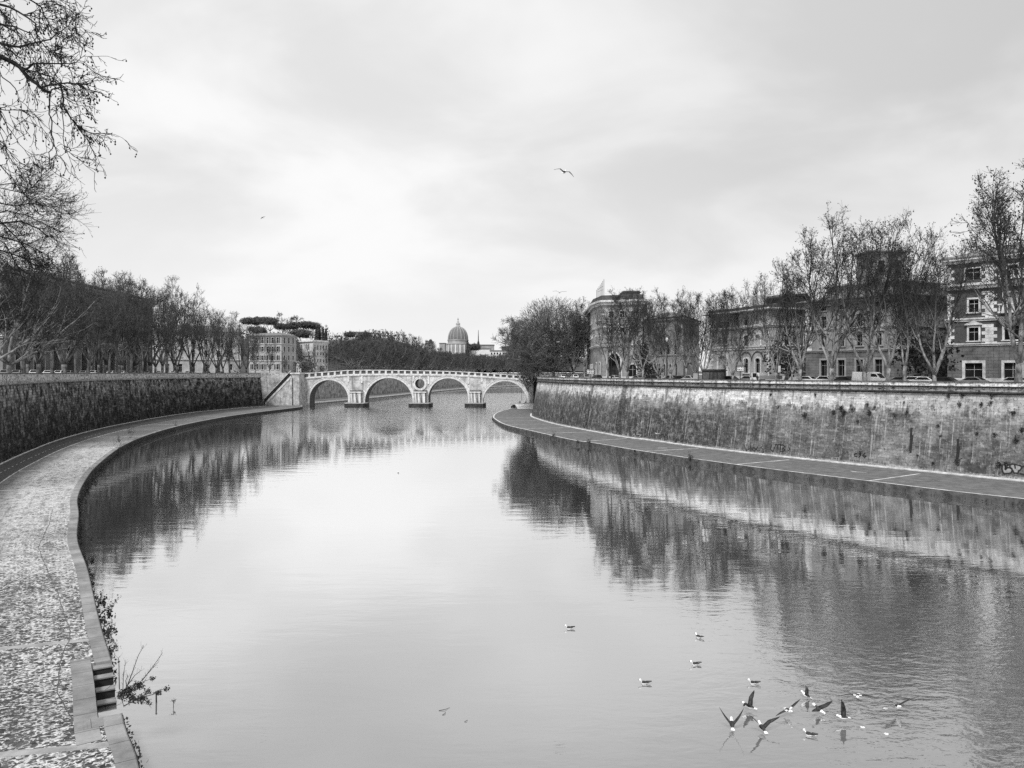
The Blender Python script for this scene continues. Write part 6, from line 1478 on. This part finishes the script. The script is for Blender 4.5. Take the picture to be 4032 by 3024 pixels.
gull('gull with both dark wings raised in a V, leftmost of the flapping flock',on_water(2882,2850,.22),-10,(48,10,10,0),(52,12,10,0),18,0,s=1.2)
gull('gull landing with dark wings spread, lowest of the flapping flock',on_water(3000,2864,.2),10,(50,-8,10,0),(30,-12,5,0),15,0,s=1.2)
gull('gull with arched dark wings just above the leftmost one of the flock',on_water(2948,2780,.2),55,(35,-28,12,0),(50,-22,10,0),10,0,s=1.12)
gull('pale gull braking with left wing spread, middle of the flock',on_water(3106,2798,.25),195,(25,-5,10,0),(8,-10,5,0),5,15,False,s=1.0)
gull('gull upright on the water with one dark wing lifted to the right',on_water(3172,2736,.15),75,(30,-30,10,0),(45,-45,10,0),30,0,s=.95)
gull('gull diving head down with one mottled wing out, right of the pale braking one',on_water(3226,2794,.2),210,(20,-12,10,0),(30,-10,10,0),-25,10,s=1.05)
gull('gull with dark wing straight up, wing tip above the flock to the right',on_water(3318,2824,.25),82,(82,8,12,0),(74,6,10,0),5,0,s=.95)
gull('pale gull gliding with flat wings, upper right of the flock',on_water(3378,2742,.3),150,(6,-14,18,0),(14,-22,10,0),0,10,False,s=1.0)
gull('gull with long dark wings spread wide, rightmost of the flock',on_water(3536,2782,.3),175,(36,-12,6,0),(32,-8,6,0),10,0,s=1.1)
for px,py,yaw,lab in ((2962,2688,80,'white headed gull swimming above the flapping flock'),(3182,2890,60,'gull swimming below the flapping flock, nearest to the viewer'),(2733,2614,95,'dark gull swimming midway between the flock and the lone left one'),(2534,2688,85,'gull swimming left of the flapping flock on calm grey water'),(2749,2506,40,'gull swimming at the lower edge of the dark reflection'),(2238,2472,88,'gull swimming far left of the others with a long wake'),(1568,1861,20,'tiny dark bird swimming alone in mid river'),(2146,1962,0,'x')):
    if lab!='x': gull(lab,on_water(px,py,.05),yaw,None,None,0,0,s=.98,swim=True)
gull('dark gull soaring high in the middle of the sky',tuple(PX(2221,678,47)),-20,(24,-38,12,0),(4,-40,12,0),25,14,tone='gull_black',s=1.02,group='gulls in the sky')
gull('small dark gull flying in the left part of sky',tuple(PX(1035,857,110)),-105,(40,-30,20,0),(-20,-20,10,0),-12,0,tone='gull_black',s=.95,group='gulls in the sky')
gull('faint gull gliding low in the sky above the big round plane tree',tuple(PX(2203,1152,78)),175,(14,-10,8,0),(20,-26,8,0),0,-4,s=1.0,group='gulls in the sky')
gull('white gull flying low in front of the right river wall',tuple(PX(2588,1707,118)),70,(10,-10,10,0),(16,-14,10,0),0,0,False,s=1.1,group='gulls in flight over the water')
gull('small white gull skimming the water in the reflection of the middle pier',tuple(PX(1886,1666,222)),60,(14,-10,10,0),(14,-10,10,0),0,0,False,s=1.2,group='gulls in flight over the water')
for px,py,lab in ((3487,2790,'torn white scrap of bread floating left of the rightmost gull'),(3396,2864,'white scrap of bread floating right of the swimming nearest gull'),(3490,2890,'small white crumb floating at lower right of the flock')):
    p=PZ(px,py,0); m=MB(); rng=random.Random(px)
    prof=[(.01,.03),(.06,.03),(.085,.01),(.07,-.02)]; m.lathe(prof,(p.x,p.y,0),7); m.v=[(x+rng.uniform(-.03,.03),y+rng.uniform(-.02,.02),z) for x,y,z in m.v]; tag(m.build('bread_scrap',M['foam']),lab,'bread','scraps floating among the gulls')
for px,py,l,a,lab in ((1728,2798,.55,.2,'thin dark twig floating in the lower middle of the river'),(1742,2815,.3,.8,'short bent twig floating just below the thin dark twig'),(1829,2842,.22,.6,'tiny dark twig floating right of the other twigs')):
    p=PZ(px,py,.01); m=MB(); m.tube([p,p+Vector((l*.5*math.cos(a),l*.5*math.sin(a),.03)),p+Vector((l*math.cos(a+.4),l*math.sin(a+.4),0))],[.012,.012,.006],4); tag(m.build('twig',M['twig_black']),lab,'twig')

# ------------------------------------------------------------------ plants on the walls and quays, graffiti
def woff(z): return interp([QR-.2,3.5,7,10.5,12.15,12.8],[0,.55,1.15,1.75,2.05,2.05],z)
def wall_pt(px,py,out=.0):
    o=1.0
    for _ in range(4):
        q=at_px(offset_path(WPR,WNR,o-out),px,50)
        if q is None: return None
        z=ZZ(py,q.y); o=woff(z)
    return Vector((q.x,q.y,z))
rng=random.Random(9)
tuf=[(480,370,.9),(703,345,.8),(760,310,.75),(783,352,1.0),(857,325,.75),(990,350,.7),(1190,368,.6),(1282,347,.6),(897,420,.5),(265,305,.5),(560,208,.6),(1615,215,.7),(1977,522,.6),(2150,560,.8),(2195,485,.7),(1700,285,.7),(1875,285,.6),(1945,272,.7),(2130,350,.7),(1840,515,.5),(1550,535,.4),(1260,270,.4),(1030,305,.5),(970,285,.4),(840,295,.35),(450,310,.35),(205,207,.5),(1530,455,.5),(1490,745,.5),(1685,735,.9),(2075,760,.7),(2010,757,.8),(918,668,.55),(1725,215,.6),(1960,215,.7),(1370,690,.4)]
names_=['upper left part','upper middle part','right part','lower right part']
for k,(zx,zy,s) in enumerate(tuf):
    px,py=2932+zx/2.011,1450+zy/2.011; p=wall_pt(px,py,.15)
    if p is None: continue
    lab='dark tuft growing from the right river wall, '+('high up' if zy<330 else 'halfway down' if zy<600 else 'near its foot')+(' in its middle stretch' if px<3650 else ' toward the right edge')
    e=thing('wall_plant',lab,'plant',tuple(p),'caper tufts on the right river wall, '+('high' if zy<330 else 'middle' if zy<600 else 'low')+(' left' if px<3650 else ' right'))
    C=MB(); crown_clumps(C,(p.x,p.y,p.z),s*.5,s*.45,s*.55,26,s*.3,rng,.1); crown_clumps(C,(p.x,p.y,p.z-s*.4),s*.25,s*.25,s*.5,10,s*.2,rng,.1); C.build('foliage',M['leaf'],e)
def ribbon(mb,pts,w_,out=.05):
    P=[wall_pt(x,y,out) for x,y in pts]; P=[p for p in P if p is not None]
    for a,b in zip(P,P[1:]):
        d=(b-a); 
        if d.length<1e-4: continue
        n=Vector((-.75,-.66,.1)).normalized(); s_=d.cross(n).normalized()*w_*.5; e_=d.normalized()*w_*.35
        mb.face([a-s_-e_,b-s_+e_,b+s_+e_,a+s_-e_])
def filled(mb,pts,out=.03):
    P=[wall_pt(x,y,out) for x,y in pts]; tri=geometry.tessellate_polygon([[Vector((x,-y,0)) for x,y in pts]])
    for t in tri: mb.face([P[k] for k in t])
Z1=lambda L: [(3700+x/6.636,1750+y/6.636) for x,y in L]
Z2=lambda L: [(2932+x/2.011,1450+y/2.011) for x,y in L]
Z3=lambda L: [(2000+x/2.212,1450+y/2.212) for x,y in L]
m=MB(); filled(m,Z1([(755,500),(865,490),(885,560),(930,575),(985,468),(1020,465),(1060,610),(1110,625),(1160,540),(1232,540),(1205,770),(1080,745),(960,750),(840,720),(755,690)])); m.build('graffiti',M['graffiti_dark'],rw)
m=MB(); filled(m,Z1([(1640,525),(1825,520),(1830,590),(1890,630),(1890,735),(1690,765),(1640,690)]),.02); filled(m,Z1([(1850,540),(1990,525),(2130,560),(2120,660),(2060,700),(2050,750),(1950,745)]),.02); m.build('graffiti',M['graffiti_pale'],rw)
m=MB()
for L in ([(1640,525),(1628,640),(1660,735),(1700,765),(1860,745),(1892,690),(1882,630),(1800,605),(1745,620),(1722,660)],[(1640,522),(1700,520),(1720,590),(1712,650)],[(1825,525),(1838,600),(1890,640),(1945,745),(2045,748),(2062,690),(2112,660),(2140,600),(2112,555),(1990,528),(1900,512),(1840,540)],[(1965,550),(1975,620)],[(2145,575),(2200,568)],[(2100,765),(2203,792)],[(1560,470),(1600,540)],[(1740,480),(1790,540)]): ribbon(m,Z1(L),.17)
for L in ([(215,605),(204,640),(225,662),(242,610)],[(240,604),(292,605)],[(262,606),(254,662)],[(285,610),(279,662),(310,656),(320,642),(300,634),(320,620),(302,606),(285,610)]): ribbon(m,Z2(L),.13)
for L in ([(0,612),(12,655),(30,640),(30,612)],[(45,610),(42,655),(60,655)],[(70,625),(62,645),(75,658),(88,640),(70,625)],[(105,620),(92,640),(105,658),(118,650)],[(140,615),(128,628),(145,640),(150,665),(135,668)],[(345,620),(360,640),(340,655)]): ribbon(m,Z2(L),.1)
for L in ([(890,672),(868,680),(872,697),(890,697)],[(910,672),(918,690),(905,705)],[(952,672),(935,690),(950,708),(962,695),(940,692)]): ribbon(m,Z2(L),.14)
for L in ([(1320,585),(1345,575),(1340,600)],[(1350,570),(1362,600),(1375,575),(1392,600),(1385,618)],[(650,470),(665,520),(690,470),(690,525)],[(1430,650),(1470,640)]): ribbon(m,Z3(L),.18)
m.build('graffiti',M['graffiti_black'],rw)
m=MB()
for L in ([(690,708),(688,735),(705,735)],[(712,706),(728,706),(722,735),(708,730)],[(735,706),(748,708),(745,735)]): ribbon(m,Z2(L),.12)
for L in ([(1085,585),(1100,570),(1110,595)],[(1120,575),(1160,580),(1140,600)]): ribbon(m,Z3(L),.2)
filled(m,Z3([(1182,250),(1240,252),(1240,268),(1182,268)])); filled(m,Z3([(2086,268),(2178,268),(2176,296),(2140,294),(2138,284),(2086,290)]))
filled(m,Z2([(1080,400),(1115,402),(1115,418),(1082,416)])); filled(m,Z2([(690,188),(730,188),(730,218),(690,216)])); filled(m,Z2([(800,196),(880,198),(880,220),(800,220)]))
m.build('graffiti',M['parapet_right'],rw)
for k,(px,py0,py1,lab) in enumerate((((1320/2.011+2932),1450+475/2.011,1450+665/2.011,'left'),((1690/2.011+2932),1450+565/2.011,1450+740/2.011,'right'))):
    m=MB(); ribbon(m,[(px,py0),(px-1,py0+20),(px-2,py0+45),(px-3,py1)],.28,.04); ribbon(m,[(px+3,py0+30),(px-4,py1-10)],.4,.035); m.build('damp_crack',M['graffiti_black'],rw)
m=MB()
for px,py in ((3380,1858),(3690,1925)):                # small painted arrow marks on the right quay
    p=PZ(px,py,QR+.01); u_=Vector((-.62,.78,0)); v_=Vector((.78,.62,0))
    m.face([p-u_*1.2-v_*.1,p+u_*.4-v_*.1,p+u_*.4+v_*.1,p-u_*1.2+v_*.1]); m.face([p+u_*.4-v_*.35,p+u_*1.4,p+u_*.4+v_*.35])
p=PZ(2610,1764,QR+.01); m.face([p+Vector((-.9,-.1,0)),p+Vector((.9,-.1,0)),p+Vector((.9,.35,0)),p+Vector((-.9,.35,0))]); struct(m.build('quay_paint_mark',M['paint_line']))
# tufts along the quay edges
def tuft(px,py,z,H,lab,grp,n=30,tall=0,seed=0):
    rng=random.Random(int(px*3+py)); p=PZ(px,py,z); e=thing('weed',lab,'plant',tuple(p),grp); C=MB(); T=MB()
    for i in range(7+tall*2):
        l=limb(p,Vector((rng.uniform(-.5,.5),rng.uniform(-.5,.5),1)),H*rng.uniform(.5,1.0),.014,.006,4,rng,.2,.0); T.tube(l[0],l[1],3)
        for q_ in l[0][2:]: clump(C,q_,.06+.05*H,rng,2)
    crown_clumps(C,(p.x,p.y,p.z+H*.1),H*.45,H*.45,H*.35,n,.1+.06*H,rng,.1)
    T.build('stems',M['twig_black'],e); C.build('leaves',M['leaf'],e)
for k,(px,py,H,tall) in enumerate(((352,2080,.9,0),(360,2215,.7,0),(395,2380,1.0,0),(425,2425,1.3,1),(432,2490,.8,0),(332,1985,1.0,0),(345,1910,1.3,0),(370,1868,1.5,1),(405,1835,1.2,0),(465,1778,2.0,1),(468,1752,2.4,1),(505,1735,1.6,0),(512,1715,2.6,1),(690,1685,1.8,1),(560,1740,1.1,0),(640,1712,1.2,0),(800,1660,1.3,0))):
    tuft(px+4,py,.45,H,('tall stalky weeds' if tall else 'low dark weeds')+' on the left quay edge, '+('below the cobbles near the steps' if py>2200 else 'where the quay bends' if py>1830 else 'far along toward the bridge'),('stalky' if tall else 'low')+' weeds on the left quay edge, '+('near' if py>2200 else 'bend' if py>1830 else 'far'),26,tall)
for k,(px,py,H,lab) in enumerate(((2180,1718,1.5,'dark shrub on the right quay edge, nearest the quay tip'),(2278,1742,.9,'low dark shrub on the right quay edge between two bigger ones'),(2318,1745,1.6,'dark shrub on the right quay edge above pale reflection'),(2717,1808,1.6,'lone dark shrub on the right quay edge in the middle of its length'),(2500,1778,.5,'tiny dark weed on the right quay edge left of the lone shrub'))):
    tuft(px,py,.7,H,lab,'shrubs on the right quay edge',60,0)
# flood-caught bush with long bare shoots at the steps
rng=random.Random(33); d0=32.0
e=thing('driftwood_bush','dark leafy bush with long bare shoots leaning over the water by the quay steps','shrub',tuple(PX(485,2800,31.0))); T=MB(); C=MB()
for L in ([(470,2715),(468,2600),(466,2590)],[(484,2712),(486,2660),(494,2605)],[(500,2705),(520,2650),(545,2580),(565,2545)],[(505,2695),(530,2660),(555,2640)],[(548,2690),(575,2660),(625,2605)],[(560,2680),(590,2640),(620,2600),(640,2570)],[(487,2780),(545,2750),(600,2735),(640,2715),(670,2705)],[(500,2712),(495,2680),(505,2660)],[(470,2720),(482,2760),(488,2785)],[(480,2720),(520,2700),(560,2685),(600,2672)],[(540,2740),(575,2760),(588,2775)]):
    pts=[PX(x,y,30.6+rng.uniform(-.2,.2)) for x,y in L]; T.tube(pts,[.018-.011*i/(len(pts)-1) for i in range(len(pts))],4)
    for a,b in zip(pts,pts[1:]):
        for q_ in range(5):
            p=a.lerp(b,rng.random()); u_,ur=limb(p,(b-a).normalized()+rvec(rng)*.9,rng.uniform(.08,.3),.005,.003,2,rng,.2,.1); T.tube(u_,ur,3)
            if rng.random()<.4: clump(C,u_[-1],.04,rng,1)
for (x,y,r,n) in ((482,2735,.22,70),(510,2720,.22,70),(545,2700,.2,60),(560,2750,.25,50),(520,2750,.25,45),(580,2720,.14,20),(625,2728,.12,16),(600,2672,.1,12),(655,2712,.1,12),(585,2765,.12,14)):
    p=PX(x,y,30.6); crown_clumps(C,tuple(p),r*1.15,r,r*.85,int(n*2.2),.075,rng,.1)
T.build('shoots',M['twig_black'],e); C.build('leaves',M['leaf'],e)
e=thing('mooring_stake','thin dark stake standing in the water beside the leafy bush','stake',tuple(PZ(616,2790,0))); a=PZ(616,2790,-.3); b=PX(615,2728,a.y-.1); m=MB(); m.tube([a,b],[.035,.03],6); m.build('post',M['twig_black'],e); m=MB(); m.tube([b,b+Vector((.02,0,.05))],[.045,.03],6); m.build('cap',M['twig_black'],e)
e=thing('water_weed','small leafy sprig sticking out of the river right of the stake','plant',tuple(PZ(683,2793,0))); a=PZ(683,2793,-.1); m=MB(); m.tube([a,a+Vector((0,0,.42))],[.015,.01],4); m.build('stem',M['twig_black'],e); C=MB(); crown_clumps(C,(a.x,a.y,a.z+.38),.14,.1,.12,12,.07,rng,.1); C.build('leaves',M['leaf'],e)
# grass at the foot of the left wall
rng=random.Random(4); m=MB()
for i in range(0,len(WPL)-1):
    if WPL[i].y<80: continue
    for k in range(16):
        q=WPL[i].lerp(WPL[i+1],rng.random())-WNL[i]*rng.uniform(-.1,.9); h=rng.uniform(.15,.7) if rng.random()<.9 else rng.uniform(.7,1.5); a=rng.uniform(0,6.28); w_=.06+.1*h; dx,dy=math.cos(a)*w_,math.sin(a)*w_; lx,ly=rng.uniform(-.3,.3)*h,rng.uniform(-.3,.3)*h
        m.face([(q.x-dx,q.y-dy,QL),(q.x+dx,q.y+dy,QL),(q.x+lx,q.y+ly,QL+h)])
tag(m.build('verge_grass',M['needle']),None,None,None,'stuff')

# ------------------------------------------------------------------ camera, sky, sun
cd=bpy.data.cameras.new('camera'); co=bpy.data.objects.new('camera',cd); COL.objects.link(co); co.location=(0,0,EYE); co.rotation_euler=(math.pi/2,0,0)
cd.sensor_width=36; cd.lens=36*F/4032; cd.shift_y=-(1512-HY)/4032; cd.clip_start=.2; cd.clip_end=9000; S.camera=co
W=bpy.data.worlds.new('World'); S.world=W; W.use_nodes=True; T=W.node_tree; T.nodes.clear()
N=lambda t,**k: (lambda x: [setattr(x,a,b) for a,b in k.items()] and x or x)(T.nodes.new(t))
def L_(a,b): T.links.new(a,b)
sun_dir=Vector((-.2,-.58,.79)).normalized()
sky=N('ShaderNodeTexSky'); sky.sky_type='NISHITA'; sky.sun_disc=False; sky.sun_elevation=math.asin(sun_dir.z); sky.sun_rotation=math.atan2(sun_dir.x,sun_dir.y); sky.dust_density=3
bw=N('ShaderNodeRGBToBW'); L_(sky.outputs[0],bw.inputs[0])
tc=N('ShaderNodeTexCoord'); sp=N('ShaderNodeSeparateXYZ'); L_(tc.outputs['Generated'],sp.inputs[0])
def mth(op,a,b=None,clamp=False):
    x=N('ShaderNodeMath',operation=op); x.use_clamp=clamp
    for k,q_ in enumerate((a,b)):
        if q_ is None: continue
        if isinstance(q_,(int,float)): x.inputs[k].default_value=q_
        else: L_(q_,x.inputs[k])
    return x.outputs[0]
zz_=mth('ADD',mth('MAXIMUM',sp.outputs[2],0.0),.42)
cb=N('ShaderNodeCombineXYZ'); L_(mth('DIVIDE',sp.outputs[0],zz_),cb.inputs[0]); L_(mth('DIVIDE',sp.outputs[1],zz_),cb.inputs[1])
mp=N('ShaderNodeMapping'); mp.inputs['Rotation'].default_value=(0,0,.5); mp.inputs['Scale'].default_value=(.75,1.0,1); mp.inputs['Location'].default_value=(2.3,.4,0); L_(cb.outputs[0],mp.inputs[0])
ns=N('ShaderNodeTexNoise'); ns.inputs['Scale'].default_value=2.6; ns.inputs['Detail'].default_value=5; ns.inputs['Roughness'].default_value=.5; ns.inputs['Distortion'].default_value=.35; L_(mp.outputs[0],ns.inputs['Vector'])
rp=N('ShaderNodeMapRange'); rp.interpolation_type='SMOOTHSTEP'; L_(ns.outputs['Fac'],rp.inputs[0])
for k,v in ((1,.36),(2,.66),(3,7.9),(4,10.0)): rp.inputs[k].default_value=v
# the veil is brightest ahead and to the left, greyer to the right
gx=mth('MULTIPLY',mth('ADD',sp.outputs[0],.12),-1.5); 
cl=mth('ADD',rp.outputs[0],mth('MULTIPLY',mth('MINIMUM',mth('ADD',gx,.25),.25),1.9))
hb=N('ShaderNodeMapRange'); L_(sp.outputs[2],hb.inputs[0]); hb.interpolation_type='SMOOTHSTEP'
for k,v in ((1,0.0),(2,.26),(3,1.0),(4,0.0)): hb.inputs[k].default_value=v
cl2=N('ShaderNodeMix',data_type='FLOAT'); L_(mth('MULTIPLY',hb.outputs[0],.75),cl2.inputs[0]); L_(cl,cl2.inputs[2]); cl2.inputs[3].default_value=10.1
mx=N('ShaderNodeMix',data_type='FLOAT'); mx.inputs[0].default_value=.9; L_(mth('MULTIPLY',bw.outputs[0],1.0),mx.inputs[2]); L_(cl2.outputs[0],mx.inputs[3])
bgn=N('ShaderNodeBackground'); bgn.inputs['Strength'].default_value=.1; L_(mx.outputs[0],bgn.inputs['Color'])
ow=N('ShaderNodeOutputWorld'); L_(bgn.outputs[0],ow.inputs[0])
sd=bpy.data.lights.new('sun','SUN'); sd.energy=3.4; sd.angle=math.radians(12); sd.color=(1,1,1); so=bpy.data.objects.new('sun',sd); COL.objects.link(so); so.rotation_euler=(-sun_dir).to_track_quat('-Z','Y').to_euler(); so.location=(0,0,60)
S.view_settings.view_transform='Standard'; S.view_settings.look='None'; S.view_settings.exposure=0; S.view_settings.gamma=1
S.render.engine='CYCLES'; S.cycles.max_bounces=5; S.cycles.diffuse_bounces=2; S.cycles.glossy_bounces=3; S.cycles.use_denoising=False; S.render.film_transparent=False
